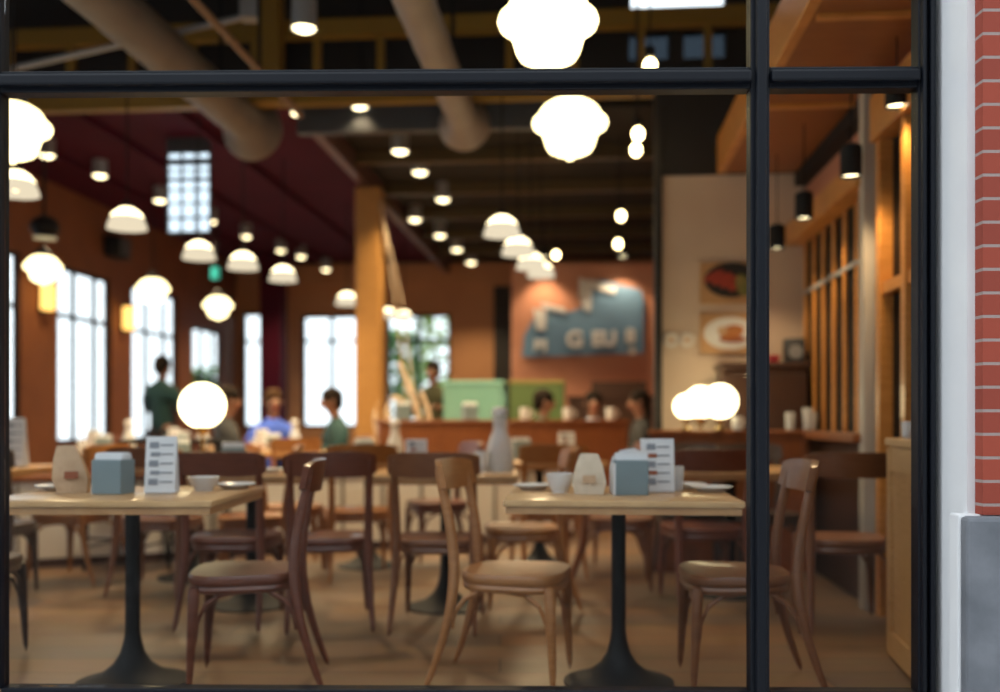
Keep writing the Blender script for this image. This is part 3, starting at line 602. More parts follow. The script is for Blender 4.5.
MB().box((0, 0, 0.46), (0.92, 0.05, 0.92), bev=0.004).build('panel', M['palewood'], q, False); MB().box((0, 0, 0.935), (0.95, 0.09, 0.035), bev=0.006).build('cap', M['palewood'], q, False)
for k in (-0.42, 0.0, 0.42): MB().box((k, 0.032, 0.47), (0.07, 0.016, 0.88)).build('stile', M['palewood'], q, False)
for z in (0.07, 0.86): MB().box((0, 0.031, z), (0.90, 0.014, 0.10)).build('rail', M['palewood'], q, False)
# green glass counters below the sign
for x, y, wd, gm, t in ((-0.27, 11.1, 0.66, 'greenglass', 'teal lit'), (0.42, 11.05, 0.60, 'greenpanel', 'leaf green')):
    if gm == 'greenpanel': M[gm] = mat('leaf_green_panel', (0.06, 0.10, 0.028), 0.5, 0, (0.08, 0.13, 0.04), 3)
    q = empty('display_counter', (x, y, 0), -TH, t + ' display counter in front of the salmon wall', 'counter', 'display counters')
    MB().box((0, 0, 0.48), (wd, 0.6, 0.96)).build('base', M['booth'], q, False); MB().box((0, 0, 0.985), (wd, 0.66, 0.05)).build('worktop', M['booth'], q, False)
    MB().box((0, -0.28, 1.22), (wd-0.02, 0.02, 0.42)).build('front_panel', M[gm], q, False); MB().box((0, 0, 1.44), (wd, 0.60, 0.03)).build('top_shelf', M['tealpale'] if gm == 'greenglass' else M['greens'], q, False)
    MB().box((0, 0.28, 1.22), (wd-0.02, 0.02, 0.42)).build('back_panel', M['tealpale'] if gm == 'greenglass' else M['greens'], q, False)
    for k, xx in enumerate((-0.2, 0.0, 0.2)): MB().ball((xx, 0, 1.07), 0.06, sz=0.9).build('bowl', M['white'], q)
q = empty('dark_cabinet', (1.24, 11.25, 0), -TH, 'dark brown cabinet right of the leaf green counter', 'cabinet')
MB().box((0, 0, 0.64), (0.92, 0.5, 1.24)).build('body', M['boothdark'], q, False); MB().box((0, 0, 1.275), (0.96, 0.54, 0.035)).build('top', M['boothdark'], q, False)
MB().box((0.1, 0.1, 1.38), (0.62, 0.2, 0.17)).build('upper_box', M['boothdark'], q, False)
for s in (-1, 1): d = MB().box((0.23*s, -0.258, 0.62), (0.42, 0.02, 1.1)).build('door', M['boothdark'], q, False); MB().ball((0.06*s, -0.28, 0.7), 0.015).build('knob', M['chrome'], d)
struct('column_red', MB().box((-5.05, 15.9, 1.86), (0.35, 0.35, 3.7)), M['maroon'])
struct('trim_8', MB().box((-1.37, 16.90, 1.65), (0.34, 0.06, 3.3)), M['blackwall'])  # black slab, its colour standing in for the dark inside an opening

# ------------------------------------------------------------------ chairs and tables
def make_chair(m):
    o = empty('bentwood_chair', (0, 0, 0), 0, 'chair', 'chair')
    # seat: rounded, wider in front, dished
    pts = []
    for k in range(36):
        a = 2*PI*k/36; ca, sa = math.cos(a), math.sin(a)
        x = 0.215*math.copysign(abs(ca)**0.62, ca); y = 0.205*math.copysign(abs(sa)**0.62, sa)
        pts.append((x*(1 + 0.10*y/0.2), y))
    sm = MB(); bm = sm.bm; rings = []
    for f, z in ((0.0, 0.400), (0.90, 0.400), (0.97, 0.410), (1.0, 0.422), (1.0, 0.440), (0.97, 0.449), (0.75, 0.446), (0.4, 0.443), (0.0, 0.442)):
        rings.append([bm.verts.new((0, 0, z))] if f == 0 else [bm.verts.new((p[0]*f, p[1]*f, z)) for p in pts])
    for a, b in zip(rings, rings[1:]):
        for k in range(36):
            k2 = (k+1) % 36
            if len(a) == 1: bm.faces.new((a[0], b[k2], b[k]))
            elif len(b) == 1: bm.faces.new((a[k], a[k2], b[0]))
            else: bm.faces.new((a[k], a[k2], b[k2], b[k]))
    sm.build('seat', m, o)
    am = MB(); inner = [(p[0]*0.90, p[1]*0.90) for p in pts]
    am.sweep([(p[0], p[1], 0.396) for p in inner + inner[:1]], 0.017, 8, 1.0); am.build('seat_frame', m, o)
    for s in (-1, 1):
        c = []
        ctrl = [(0.205*s, -0.315, 0.0), (0.198*s, -0.268, 0.12), (0.190*s, -0.222, 0.27), (0.186*s, -0.200, 0.42), (0.186*s, -0.202, 0.52), (0.188*s, -0.222, 0.66), (0.190*s, -0.252, 0.79), (0.190*s, -0.268, 0.855)]
        MB().sweep(ctrl, [0.0125, 0.015, 0.019, 0.023, 0.022, 0.020, 0.018, 0.016], 12, up=(0, 1, 0)).build('rear_leg', m, o, sub=1)
        MB().sweep([(0.185*s, 0.165, 0.415), (0.186*s, 0.166, 0.36), (0.190*s, 0.172, 0.22), (0.196*s, 0.182, 0.0)], [0.023, 0.023, 0.018, 0.0125], 12).build('front_leg', m, o, sub=1)
        MB().sweep([(0.188*s, 0.163, 0.20), (0.187*s, 0.155, 0.27), (0.186*s, 0.125, 0.335), (0.184*s, 0.07, 0.375), (0.180*s, -0.02, 0.388)], 0.0095, 8).build('brace', m, o)
        MB().sweep([(0.184*s, -0.212, 0.24), (0.180*s, -0.200, 0.30), (0.172*s, -0.165, 0.35), (0.160*s, -0.10, 0.385)], 0.009, 8).build('brace', m, o)
        MB().sweep([(0.183*s, 0.168, 0.22), (0.172*s, 0.170, 0.29), (0.140*s, 0.172, 0.345), (0.08*s, 0.174, 0.382)], 0.009, 8).build('brace', m, o)
    rm = MB(); bm = rm.bm; N = 18; grid = []
    for k in range(N+1):
        u = -1 + 2*k/N; x = 0.222*u; yb = -0.292 + 0.050*u*u
        e = 1 - 0.30*abs(u)**6
        row = []
        for v in range(7):
            t = v/6; z = 0.815 + (t-0.5)*0.122*e; yy = yb - 0.018*(t-0.5)
            row.append((x, yy, z))
        grid.append(row)
    F = [[bm.verts.new((x, y+0.012, z)) for x, y, z in r] for r in grid]; B = [[bm.verts.new((x, y-0.012, z)) for x, y, z in r] for r in grid]
    for k in range(N):
        for v in range(6):
            bm.faces.new((F[k][v], F[k+1][v], F[k+1][v+1], F[k][v+1])); bm.faces.new((B[k][v], B[k][v+1], B[k+1][v+1], B[k+1][v]))
        bm.faces.new((F[k][0], B[k][0], B[k+1][0], F[k+1][0])); bm.faces.new((F[k][6], F[k+1][6], B[k+1][6], B[k][6]))
    for v in range(6): bm.faces.new((F[0][v], F[0][v+1], B[0][v+1], B[0][v])); bm.faces.new((F[N][v], B[N][v], B[N][v+1], F[N][v+1]))
    rm.build('top_rail', m, o)
    return o
CH = {k: Proto(make_chair(M['c_'+k])) for k in ('tan', 'red', 'brown', 'amber', 'dark')}
D2 = math.radians
def chair(k, x, y, deg, label, group=None): return CH[k].put((x, y, 0), D2(deg), label, group)
def make_table(wd, dp):
    o = empty('cafe_table', (0, 0, 0), 0, 'table', 'table')
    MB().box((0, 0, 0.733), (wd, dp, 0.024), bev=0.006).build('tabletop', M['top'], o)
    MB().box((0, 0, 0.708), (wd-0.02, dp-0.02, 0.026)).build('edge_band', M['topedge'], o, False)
    MB().lathe([(0, 0.10), (0.028, 0.10), (0.028, 0.66), (0.06, 0.675), (0.0, 0.675)], 24).build('pedestal', M['black'], o)
    MB().lathe([(0, 0), (0.215, 0), (0.215, 0.010), (0.17, 0.022), (0.115, 0.044), (0.072, 0.078), (0.046, 0.12), (0.034, 0.165), (0.029, 0.20), (0, 0.20)], 36).build('base', M['black'], o)
    MB().box((0, 0, 0.685), (0.44, 0.05, 0.02)).build('top_bracket', M['black'], o, False); return o
TB = Proto(make_table(0.85, 0.80)); TBS = Proto(make_table(0.80, 0.72))
TABLES = [  # proto, x, y, deg, label, short place for what stands at it
    (TB, -1.44, 3.92, 0, 'pale wood pedestal table at the left front with grey napkin box and kraft paper', 'left front table'),
    (TB, 0.465, 3.92, -4.5, 'pale wood pedestal table at the right front beside the black mullion', 'right front table'),
    (TBS, -0.30, 5.50, 0, 'wood pedestal table holding the clear carafe, behind the tan chair', 'carafe table'),
    (TBS, -1.38, 5.55, 0, 'wood pedestal table behind the reddish chair with its back to the glass', 'second row left table'),
    (TBS, -3.22, 6.10, 0, 'wood table with tall white menu beside the left frame', 'tall menu table'),
    (TBS, 1.36, 5.90, -4, 'wood pedestal table hidden behind the right rear chairs', 'second row right table'),
    (TBS, -2.02, 6.55, 0, 'wood table carrying the glowing globe lamp left of center', 'globe lamp table'),
    (TBS, 0.28, 7.10, 12, 'wood table with a white mug beyond the right front table', 'white mug table'),
    (TBS, -0.93, 7.05, 18, 'wood table right of the globe lamp, near the cream half wall', 'table by the cream half wall'),
    (TBS, -3.35, 8.60, 25, 'wood table behind the half wall before the second tall window', 'table behind the half wall near the windows'),
    (TBS, -2.05, 9.30, 25, 'wood table behind the half wall where people in teal and blue sit', 'table of the seated people'),
    (TBS, -0.35, 10.15, 10, 'wood table before the teal counter', 'table before the teal counter'),
    (TBS, 0.95, 10.05, 0, 'wood table below the blue sign', 'table below the blue sign'),
    (TBS, -3.30, 10.60, 0, 'farthest wood table, before the bright back window', 'farthest left table')]
for p, x, y, dg, lab, sh in TABLES: p.put((x, y, 0), D2(dg), lab, 'square wooden cafe tables')
# near chairs
chair('tan', 0.065, 3.93, -103, 'tan bentwood chair in side view at the left of the right front table')
chair('red', -1.00, 3.93, 97, 'reddish brown bentwood chair in side view right of the left front table')
chair('brown', 0.91, 3.90, 87, 'brown bentwood chair partly behind the black mullion, facing the right front table')
chair('red', -1.355, 5.12, -2, 'reddish chair with its back to the glass, behind the bowl on the left table')
chair('red', -0.865, 5.08, 10, 'reddish chair with curved back rail just behind the left side view chair')
chair('brown', -0.30, 5.02, -4, 'brown chair with its back to the glass, just left of the tan chair')
chair('amber', 0.12, 5.52, 92, 'amber brown chair facing left, seen between tan chair and right table')
chair('brown', 1.71, 5.02, -6, 'brown chair with wide back rail in the narrow right pane')
chair('red', 1.13, 5.58, 4, 'dark reddish chair back behind the plates of the right front table')
chair('brown', 0.72, 6.05, -95, 'brown chair in side view behind the right front table post')
chair('dark', 1.22, 6.42, 176, 'dark chair facing the glass, far side of the second row right table, nearer the mullion')
chair('dark', 1.66, 6.36, 184, 'dark chair facing the glass by the right wall windows')
chair('dark', -2.90, 5.68, 6, 'dark grey brown chair with its back to the glass at the tall menu table')
chair('dark', -2.26, 4.20, -88, 'dark chair mostly hidden by the left frame beside the left front table')
chair('amber', -2.73, 6.40, 75, 'orange brown chair with slanting legs under the left front table, at the menu table')
chair('amber', -1.52, 6.15, 100, 'amber chair behind the reddish back rail, right of the globe lamp table')
# farther chairs
for k, x, y, dg, t in (('brown', -2.04, 6.02, -3, 'brown chair with its back to the glass before the globe lamp table'), ('amber', -0.93, 6.55, 14, 'amber chair before the table by the cream half wall'),
        ('red', -0.45, 7.18, 110, 'reddish chair right of the table by the cream half wall'), ('amber', 0.30, 6.62, 10, 'amber chair before the white mug table'), ('brown', 0.80, 7.15, 100, 'brown chair right of the white mug table'),
         ('amber', -1.42, 6.85, -72, 'amber chair left of the table by the cream half wall'),
        ('red', -3.90, 8.35, -65, 'reddish chair left of the half wall table near the windows'), 
        ('red', -3.55, 9.15, 205, 'reddish chair beyond the half wall table near the windows'),
        ('amber', -1.85, 8.78, 25, 'amber chair before the table of the seated people'), ('red', -2.52, 9.08, -65, 'reddish chair of the seated person in dark jacket'),
        ('amber', -1.53, 9.52, 115, 'amber chair of the seated person in teal'), ('red', -2.25, 9.85, 205, 'reddish chair of the seated person in blue'),
         
        ('brown', 0.98, 10.52, 180, 'brown chair beyond the table below the blue sign'), ('brown', 0.45, 10.05, -90, 'brown chair left of the table below the blue sign'),
        ('red', -3.82, 10.60, -90, 'reddish chair left of the farthest left table'), ('red', -2.80, 10.62, 90, 'reddish chair right of the farthest left table'), ('brown', 1.45, 10.05, 92, 'brown chair right of the table below the blue sign')):
    chair(k, x, y, dg, t)
def make_metal_chair():
    o = empty('black_metal_chair', (0, 0, 0), 0, 'chair', 'chair', 'black metal spindle chairs')
    MB().box((0, 0, 0.45), (0.40, 0.40, 0.03), bev=0.012).build('seat', M['black'], o)
    for s in (-1, 1):
        MB().sweep([(0.17*s, 0.17, 0.44), (0.19*s, 0.19, 0)], 0.012, 10).build('front_leg', M['black'], o)
        MB().sweep([(0.20*s, -0.24, 0), (0.18*s, -0.18, 0.44), (0.19*s, -0.22, 0.70), (0.19*s, -0.25, 0.86)], 0.012, 10).build('rear_leg', M['black'], o)
        MB().sweep([(0.185*s, 0.183, 0.16), (0.19*s, -0.215, 0.16)], 0.008, 8).build('stretcher', M['black'], o)
    MB().sweep([(-0.185, 0.18, 0.22), (0.185, 0.18, 0.22)], 0.008, 8).build('stretcher', M['black'], o)
    MB().sweep([(-0.19, -0.25, 0.86), (-0.1, -0.275, 0.875), (0.1, -0.275, 0.875), (0.19, -0.25, 0.86)], 0.018, 10).build('top_rail', M['black'], o)
    for k in range(6): MB().sweep([(-0.13+0.052*k, -0.185, 0.46), (-0.135+0.054*k, -0.262, 0.865)], 0.007, 8).build('spindle', M['black'], o)
    return o
MC = Proto(make_metal_chair())
MC.put((-2.62, 6.98, 0), D2(172), 'black metal spindle chair at the cream half wall, left of two', 'black metal spindle chairs')
MC.put((-2.12, 7.08, 0), D2(-168), 'black metal spindle chair at the cream half wall, right of two', 'black metal spindle chairs')

# ------------------------------------------------------------------ things on the tables
TZ = 0.7455
def napkin_box(x, y, rz, label, z=TZ, arch=False):
    o = empty('napkin_box', (x, y, z), D2(rz), label, 'napkin box', 'teal grey napkin boxes')
    MB().box((0, 0, 0.066), (0.125, 0.10, 0.132), bev=0.003).build('box', M['tealgrey'], o, False)
    if arch:
        m = MB(); m.prism([(-0.075, 0), (-0.075, 0.10), (-0.065, 0.14), (-0.03, 0.168), (0.02, 0.176), (0.045, 0.165), (0.05, 0.135), (0.062, 0.132), (0.062, 0)], 0.052, 0.056, 'Y'); m.build('backing_card', M['paper'], o, False)
        MB().box((-0.066, 0, 0.06), (0.006, 0.104, 0.12)).build('side_card', M['paper'], o, False)
    m = MB()
    for k in range(5): m.box((0, -0.03+0.015*k, 0.14+0.004*(k % 2)), (0.118, 0.004, 0.03), rx=0.12*(k-2))
    m.build('napkins', M['paper'], o, False); return o
def menu_stand(x, y, rz, label, h=0.21, z=TZ, wdt=0.115):
    o = empty('menu_stand', (x, y, z), D2(rz), label, 'menu', 'white table menus')
    for s in (-1, 1):
        q = MB().box((0, 0.028*s, h/2), (wdt, 0.003, h), rx=0.20*s).build('card', M['paper'], o, False)
    MB().box((0, 0, 0.004), (wdt, 0.10, 0.003)).build('foot', M['paper'], o, False)
    for k in range(5):
        zz = h*(0.84 - 0.16*k); yy = -0.028 - 0.0035 + (zz-h/2)*0.20
        MB().box((-0.02 if k % 2 else -0.025, yy, zz), (0.035, 0.002, 0.016 if k % 2 else 0.024), rx=-0.20).build('printed_block', M['inkred'] if k in (1, 3) and h < 0.215 else M['ink'], o, False)
        MB().box((0.022, yy, zz), (0.05, 0.002, 0.006), rx=-0.20).build('printed_line', M['ink'], o, False)
    return o
def kraft(x, y, rz, label, h=0.155, m='kraft', lean=0.0):
    o = empty('kraft_pouch', (x, y, TZ), D2(rz), label, 'paper pouch', 'folded kraft paper pouches')
    b = MB(); bm = b.bm; rings = []
    for z, wx, wy in ((0, 0.055, 0.035), (h*0.3, 0.066, 0.033), (h*0.7, 0.052, 0.02), (h*0.97, 0.036, 0.008), (h, 0.030, 0.003)):
        rings.append([bm.verts.new((wx*cx + lean*z, wy*cy, z)) for cx, cy in ((-1, -1), (0, -1.25), (1, -1), (1, 1), (0, 1.25), (-1, 1))])
    for a, c in zip(rings, rings[1:]):
        for k in range(6): bm.faces.new((a[k], a[(k+1) % 6], c[(k+1) % 6], c[k]))
    bm.faces.new(list(reversed(rings[0]))); bm.faces.new(rings[-1]); b.build('paper', M[m], o, False)
    MB().box((0, -0.047, h*0.38), (0.05, 0.004, 0.028), rx=-0.1).build('printed_patch', M['inkred'] if m == 'kraft' else M['kraft'], o, False); return o
def plate(x, y, label, r=0.10, z=TZ, n=1):
    o = empty('plate', (x, y, z), 0, label, 'plate', 'white plates')
    MB().lathe([(0, 0), (r*0.6, 0), (r*0.66, 0.006), (r, 0.018), (r*0.99, 0.022), (r*0.66, 0.011), (r*0.6, 0.008), (0, 0.008)], 32).build('dish', M['white'], o)
    MB().lathe([(r*0.62, 0.0095), (r*0.64, 0.0115), (r*0.66, 0.0125)], 32).build('rim_line', M['grey'], o); return o
def bowl(x, y, label, r=0.06, h=0.055, z=TZ):
    o = empty('bowl', (x, y, z), 0, label, 'bowl', 'white bowls')
    MB().lathe([(0, 0), (r*0.55, 0), (r*0.6, 0.006), (r*0.85, h*0.5), (r, h), (r*0.95, h), (r*0.78, h*0.5), (r*0.5, 0.012), (0, 0.010)], 28).build('body', M['white'], o)
    MB().lathe([(r*0.5, 0.0), (r*0.58, 0.0), (r*0.58, 0.005), (r*0.5, 0.005)], 28).build('foot_ring', M['white'], o); return o
def mug(x, y, label, z=TZ, rz=0, s=1.0):
    o = empty('mug', (x, y, z), D2(rz), label, 'mug', 'white mugs')
    MB().lathe([(0, 0), (0.034*s, 0), (0.038*s, 0.01*s), (0.04*s, 0.09*s), (0.036*s, 0.09*s), (0.033*s, 0.012*s), (0, 0.01*s)], 24).build('cup', M['white'], o)
    MB().sweep([(0.038*s + 0.028*s*math.sin(PI*k/10), 0, 0.022*s+0.05*s*k/10) for k in range(11)], 0.006*s, 8).build('handle', M['white'], o); return o
def tumbler(x, y, label, z=TZ, h=0.11, r=0.036):
    o = empty('drinking_glass', (x, y, z), 0, label, 'glass', 'drinking glasses')
    MB().lathe([(0, 0), (r*0.8, 0), (r, h), (r*0.93, h), (r*0.74, 0.012), (0, 0.012)], 24).build('glass', M['milky'], o)
    MB().lathe([(0, 0.013), (r*0.72, 0.013), (r*0.80, h*0.45), (0, h*0.45)], 20).build('napkin', M['paper'], o); return o
def carafe(x, y, label, z=TZ, s=1.0):
    o = empty('carafe', (x, y, z), 0, label, 'carafe', 'clear glass carafes')
    pr = [(0, 0), (0.062, 0), (0.066, 0.02), (0.066, 0.12), (0.05, 0.17), (0.036, 0.20), (0.034, 0.25), (0.042, 0.28)]
    MB().lathe([(r*s, h*s) for r, h in pr] + [((r-0.004)*s, h*s) for r, h in reversed(pr[2:])] + [(0, 0.01*s)], 28).build('glass', M['milky'], o)
    MB().lathe([(0, 0.011*s), (0.060*s, 0.011*s), (0.060*s, 0.09*s), (0, 0.09*s)], 24).build('water', pane_mat('water_tint', (0.86, 0.92, 0.96), 1.0, 0.02) if 'water_tint' not in bpy.data.materials else bpy.data.materials['water_tint'], o)
    MB().lathe([(0, 0.275*s), (0.036*s, 0.275*s), (0.04*s, 0.30*s), (0.03*s, 0.315*s), (0, 0.32*s)], 20).build('stopper', M['paper'], o); return o
plate(-1.79, 4.08, 'white plate at the left end of the left front table', 0.10)
kraft(-1.675, 3.93, 12, 'brown kraft paper pouch leaning beside the grey napkin box on the left table', 0.185, 'kraft', -0.15)
bowl(-1.575, 4.02, 'tiny white sauce dish between kraft pouch and grey napkin box', 0.026, 0.035)
napkin_box(-1.50, 3.88, -12, 'teal grey napkin box full of white napkins on the left front table')
menu_stand(-1.325, 3.92, 8, 'tall white folded menu beside the napkin box on the left front table', 0.222)
bowl(-1.20, 4.05, 'white bowl on the right part of the left front table', 0.062, 0.055)
plate(-1.105, 4.17, 'small white plate at the far right corner of the left front table', 0.085)
plate(0.135, 4.10, 'white plate at the left end of the right front table', 0.082)
bowl(0.235, 3.93, 'deep white bowl beside the pale kraft pouch on the right front table', 0.055, 0.075)
kraft(0.345, 3.87, -5, 'pale kraft paper pouch in the middle of the right front table', 0.155, 'kraftpale')
napkin_box(0.500, 3.83, 0, 'teal grey napkin box with arched white card on the right front table', arch=True)
menu_stand(0.625, 3.98, -5, 'white folded menu with small pictures on the right front table', 0.212, wdt=0.13)
plate(0.775, 4.16, 'white plate behind, at the right end of the right front table', 0.085)
plate(0.84, 3.98, 'white plate in front, at the right end of the right front table', 0.082)
tumbler(0.715, 4.02, 'small glass beside the picture menu on the right front table', h=0.10, r=0.026)
carafe(0.0, 5.42, 'clear glass carafe on the table behind the tan chair', s=1.12)
tumbler(-0.10, 5.36, 'drinking glass left of the carafe', h=0.12, r=0.042)
menu_stand(-0.46, 5.5, 10, 'white menu on the carafe table, behind the brown chair back', 0.18)
bowl(-0.22, 5.66, 'white bowl on the carafe table', 0.06)
plate(-1.25, 5.40, 'white plate on the second row left table', 0.09); napkin_box(-1.50, 5.62, 15, 'teal grey napkin box on the second row left table')
menu_stand(-2.93, 6.05, 4, 'tall white menu card beside the left frame, on the table behind', 0.30)
bowl(-3.05, 5.9, 'white bowl left of the tall white menu card', 0.06); napkin_box(-3.38, 6.15, 0, 'teal grey napkin box on the tall menu table')
o = empty('globe_table_lamp', (-1.86, 6.25, TZ), 0, 'glowing round globe lamp on a brass stem, left of center', 'table lamp', 'globe table lamps')
MB().lathe([(0, 0), (0.07, 0), (0.07, 0.012), (0.015, 0.03), (0.012, 0.19), (0.04, 0.21), (0.05, 0.245), (0, 0.245)], 24).build('stand', M['chrome'], o); MB().ball((0, 0, 0.375), 0.142, seg=28).build('lamp_shade', M['orb'], o)
napkin_box(-2.12, 6.62, 10, 'teal grey napkin box beside the globe lamp'); plate(-1.86, 6.72, 'white plate behind the globe lamp', 0.09)
RZ = 0.963
def rail_globe(px, y, r, label):
    o = empty('globe_table_lamp', ((px-500)*y/1000, y, RZ), 0, label, 'table lamp', 'globe table lamps')
    MB().lathe([(0, 0), (0.04, 0), (0.04, 0.01), (0.012, 0.02), (0.012, 0.05), (0.035, 0.06), (0.04, 0.08), (0, 0.08)], 20).build('stand', M['chrome'], o); MB().ball((0, 0, 0.075+r), r, seg=24).build('lamp_shade', M['orb'], o)
rail_globe(720, 6.74, 0.118, 'glowing globe lamp right of the three on the wood partition')
rail_globe(686, 6.78, 0.085, 'glowing globe lamp left of the three on the wood partition')
o = empty('globe_floor_lamp', (1.40, 6.98, 0), 0, 'glowing globe floor lamp in the middle of three, standing behind the wood partition', 'floor lamp')
MB().lathe([(0, 0), (0.08, 0), (0.08, 0.012), (0.015, 0.03), (0.012, 1.0), (0.04, 1.02), (0.045, 1.05), (0, 1.05)], 24).build('stand', M['chrome'], o); MB().ball((0, 0, 1.155), 0.112, seg=24).build('lamp_shade', M['orb'], o)
for px, t, dy in ((790, 'beside the black mullion', 0.005), (812, 'second from the mullion', -0.01), (834, 'second from the right wall', -0.03)): tumbler((px-500)*(6.72+dy)/1000, 6.72+dy, 'drinking glass with folded napkin on the wood partition, ' + t, RZ, 0.12, 0.034)
tumbler(2.36*0.975-0.24, 6.70, 'drinking glass with folded napkin on the wood partition, nearest the right wall', RZ, 0.15, 0.036)
mug(1.60, 6.735, 'white mug on the wood partition right of the globe lamps', RZ, 20)
for x, y, t in ((1.69, 4.15, 'farther'), (1.66, 3.97, 'nearer')): tumbler(x, y, 'small glass with napkin on the pale wood half wall, %s one' % t, 0.954, 0.07, 0.025)
mug(0.62*0.5+0.10, 7.0, 'white mug beyond the kraft pouch of the right front table'); napkin_box(0.15, 7.2, 20, 'teal grey napkin box on the white mug table'); menu_stand(0.48, 7.22, 15, 'white menu on the white mug table', 0.2)
napkin_box(-0.95, 7.0, 20, 'teal grey napkin box near the cream half wall'); carafe(-0.75, 7.15, 'clear carafe near the cream half wall', s=0.9); bowl(-1.12, 7.1, 'white bowl near the cream half wall')
for x, y, t in ((-3.35, 8.6, 'on the half wall table near the windows'), (-2.05, 9.3, 'on the table of the seated people'), (-0.35, 10.15, 'on the table before the teal counter'), (0.95, 10.05, 'on the table below the blue sign'), (-3.3, 10.6, 'on the farthest left table')):
    carafe(x+0.12, y+0.1, 'clear glass carafe ' + t, s=0.9); napkin_box(x-0.05, y-0.02, 10, 'teal grey napkin box ' + t); tumbler(x-0.2, y-0.12, 'drinking glass ' + t); mug(x+0.17, y-0.16, 'white mug ' + t); menu_stand(x-0.2, y+0.14, 20, 'white menu ' + t, 0.2)

for u, t in ((-0.40, 'left end'), (0.02, 'middle'), (0.45, 'right end')): mug(0.62 + u*math.cos(KA*0.6), 9.38 + u*math.sin(KA*0.6), 'white mug on the wood partition below the blue sign, at its ' + t, 1.033, 15, 1.25)
for u, t in ((-0.35, 'left'), (0.30, 'right')): napkin_box(-0.55 + u*math.cos(KA), 9.05 + u*math.sin(KA), 25, 'teal grey napkin box on the %s part of the booth bench rail' % t, 1.033)
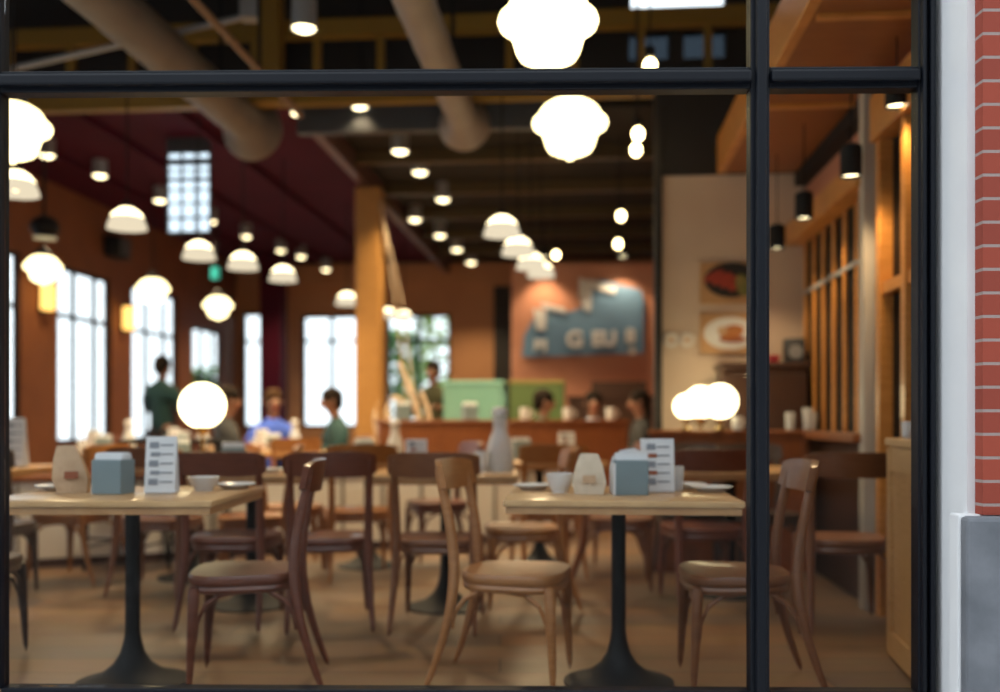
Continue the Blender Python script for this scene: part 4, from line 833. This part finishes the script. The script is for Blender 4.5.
# ------------------------------------------------------------------ people
def skinmesh(name, verts, edges, m, parent, root=0, sub=2):
    me = bpy.data.meshes.new(name); me.from_pydata([v[:3] for v in verts], edges, []); o = bpy.data.objects.new(name, me); COL.objects.link(o); me.materials.append(m)
    sk = o.modifiers.new('skin', 'SKIN'); sk.use_smooth_shade = True; sk.branch_smoothing = 0.4
    for i, v in enumerate(verts):
        r = v[3]; d = me.skin_vertices[0].data[i]; d.radius = (r, v[4] if len(v) > 4 else r); d.use_root = (i == root)
    s = o.modifiers.new('sub', 'SUBSURF'); s.levels = sub; s.render_levels = sub; o.parent = parent; return o
def person(loc, rz, label, top, legs, hair, seated=False, hgt=1.0, longhair=False, reach=0.3, head_tilt=0.0):
    """faces +Y; legs astride x; reach bends the forearms forward"""
    o = empty('person', (loc[0], loc[1], loc[2] if len(loc) > 2 else 0), D2(rz), label, 'person')
    hp = 0.50 if seated else 0.93*hgt
    sp_ = [(0, 0, hp, .105, .09), (0, 0.0, hp+.15, .105, .085), (0, 0.0, hp+.30, .12, .09), (0, -0.01, hp+.44, .10, .07), (0, 0.0, hp+.53, .052, .052), (0, 0.02, hp+.60, .055, .058), (0, 0.035+head_tilt, hp+.69, .078, .098), (0, 0.03+head_tilt, hp+.78, .070, .085)]
    V = list(sp_); E = [(k, k+1) for k in range(7)]
    nose = len(V); V.append((0, 0.145+head_tilt, hp+.685, .012)); E.append((6, nose))
    arms = []; lg = []
    for s in (-1, 1):
        a = len(V); sh = (0.180*s, -0.01, hp+.44, .046)
        if reach > 0.2: el, wr, hd = (0.235*s, 0.06, hp+.20, .042), (0.17*s, 0.25, hp+.285, .029), (0.155*s, 0.305, hp+.29, .032, .02)
        else: el, wr, hd = (0.235*s, -0.03, hp+.18, .042), (0.235*s, 0.03, hp-.04, .029), (0.232*s, 0.045, hp-.10, .034, .02)
        V += [sh, el, wr, hd]; E += [(3, a), (a, a+1), (a+1, a+2), (a+2, a+3)]; arms.append((sh, el, wr, hd))
        l = len(V); hip = (0.095*s, 0.0, hp-.04, .088)
        if seated: kn, an, to = (0.12*s, 0.44, 0.50, .062), (0.12*s, 0.42, 0.09, .042), (0.12*s, 0.56, 0.035, .036)
        else: kn, an, to = (0.105*s, 0.02, 0.50*hgt, .062), (0.11*s, -0.02, 0.09, .042), (0.12*s, 0.13, 0.035, .036)
        V += [hip, kn, an, to]; E += [(0, l), (l, l+1), (l+1, l+2), (l+2, l+3)]; lg.append((hip, kn, an, to))
        h = Vector(hd[:3]); dirn = (Vector(hd[:3]) - Vector(wr[:3])).normalized(); side = Vector((1, 0, 0)) if reach > 0.2 else Vector((0, 1, 0))
        for f in range(4):
            b0 = h + dirn*0.025 + side*(f-1.5)*0.018; ln = (0.055, 0.065, 0.06, 0.048)[f]; b1 = b0 + dirn*ln*0.55; b2 = b1 + (dirn*0.7 + Vector((0, 0, -0.7 if reach > 0.2 else -0.5)))*ln*0.5
            i = len(V); V += [(*b0, .0085), (*b1, .008), (*b2, .0065)]; E += [(a+3, i), (i, i+1), (i+1, i+2)]
        i = len(V); t0 = h - side*s*0.03; t1 = t0 + (dirn*0.8 - side*s*0.5)*0.04; V += [(*t0, .010), (*t1, .008)]; E += [(a+3, i), (i, i+1)]
    skinmesh('body', V, E, M['skin'], o)
    def grow(v, g): return (v[0], v[1], v[2], v[3]+g, (v[4] if len(v) > 4 else v[3])+g)
    J = [(0, 0, hp-.07, .15, .13), grow(sp_[1], .032), grow(sp_[2], .034), grow(sp_[3], .045), (0, -0.005, hp+.50, .105, .085), (0, 0, hp+.57, .066)]; JE = [(0, 1), (1, 2), (2, 3), (3, 4), (4, 5)]
    for sh, el, wr, hd in arms:
        a = len(J); w2 = tuple(Vector(el[:3]).lerp(Vector(wr[:3]), 0.88)); J += [grow(sh, .052), grow(el, .018), (*w2, .042)]; JE += [(3, a), (a, a+1), (a+1, a+2)]
    skinmesh('jacket', J, JE, M[top], o)
    T = [(0, 0, hp, .10, .09)]; TE = []
    for hip, kn, an, to in lg:
        a = len(T); T += [grow(hip, .006), grow(kn, .014), (an[0], an[1], an[2]+.01, .055)]; TE += [(0, a), (a, a+1), (a+1, a+2)]
    skinmesh('trousers', T, TE, M[legs], o)
    for hip, kn, an, to in lg: MB().ball((to[0], to[1]-0.05, 0.045), 0.05, 1.0, 2.5, 0.9).build('shoe', M['charcoal'], o)
    hm = MB(); hm.ball((0, 0.012+head_tilt, hp+.755), 0.098, 0.93, 1.08, 0.92); hm.ball((0, -0.035+head_tilt, hp+.70), 0.075, 1.0, 0.8, 1.1)
    if longhair: hm.ball((0, -0.06+head_tilt*.5, hp+.60), 0.085, 1.0, 0.55, 1.9)
    hm.build('hair', M[hair], o)
    for s in (-1, 1): MB().ball((0.032*s, 0.106+head_tilt, hp+.715), 0.010).build('eye', M['eye'], o); MB().ball((0.083*s, 0.03+head_tilt, hp+.70), 0.022, 0.5, 0.8, 1.3).build('ear', M['skin'], o)
    MB().ball((0, 0.108+head_tilt, hp+.645), 0.022, 1.1, 0.35, 0.3).build('mouth', M['redcloth'], o)
    return o
person((-3.86, 11.4), -20, 'person in a dark teal jacket standing before the second tall window', 'teal', 'charcoal', 'hairdark', reach=0.3)
person((-2.48, 9.05), -65, 'seated person in a charcoal jacket at the table left of the column', 'charcoal', 'navy', 'hairdark', True)
person((-1.56, 9.54), 115, 'seated person in dark teal, arms forward, left of the timber column', 'teal', 'navy', 'hairdark', True, head_tilt=0.03)
person((-2.23, 9.82), 205, 'seated person in a bright blue top facing the glass', 'blue', 'navy', 'hairbrown', True)
person((-0.78, 11.75), 160, 'person in dark olive standing right of the driftwood', 'olive', 'charcoal', 'hairdark', hgt=0.96)
person((0.42, 10.02), -90, 'seated person in dark green below the left part of the sign', 'greencloth', 'navy', 'hairdark', True)
person((0.98, 10.5), 180, 'seated person in pale blue below the blue sign', 'paleblue', 'navy', 'hairdark', True)
person((1.42, 10.04), 92, 'seated person with long dark hair in black at the cabinet', 'charcoal', 'charcoal', 'hairdark', True, longhair=True)

# ------------------------------------------------------------------ outside the far windows
def bush(x, y, r, h, label, m):
    o = empty('shrub', (x, y, -0.1), 0, label, 'shrub', 'shrubs outside the windows')
    b = MB(); rnd = random.Random(int(x*100+y))
    for k in range(320):
        a = rnd.uniform(0, 2*PI); q = r*math.sqrt(rnd.random()); zz = rnd.uniform(0.25, 1)*h; q *= 1.1 - 0.6*zz/h
        b.box((q*math.cos(a), q*math.sin(a), zz), (0.20, 0.12, 0.012), rnd.uniform(0, PI), 0, rnd.uniform(-.8, .8), rnd.uniform(-.8, .8))
    tag(b.build('foliage', M[m], o, False), kind='stuff'); MB().sweep([(0, 0, 0), (0.03, 0.02, h*0.45), (0, 0, h*0.85)], [0.06, 0.045, 0.02], 8).build('trunk', M['bark'], o)
bush(-2.05, 20.0, 0.8, 2.9, 'green leafy shrub outside the back window right of the column', 'leafa'); bush(-1.45, 22.6, 1.1, 3.4, 'yellow green shrub behind the green one outside the same back window', 'leafb')
bush(-6.25, 21.0, 0.5, 2.2, 'narrow green shrub outside the last left window', 'leafa')
o = empty('outdoor_parasol', (-12.0, 19.0, -0.1), 0, 'pale parasol on a slanting pole seen through the first tall window', 'parasol')
MB().sweep([(0.45, 0, 0), (0, 0, 2.5)], 0.04, 10).build('pole', M['grey'], o); MB().lathe([(1.5, 2.25), (0.8, 2.6), (0.05, 2.95), (0, 2.97)], 8).build('canopy', M['creamcloth'], o)
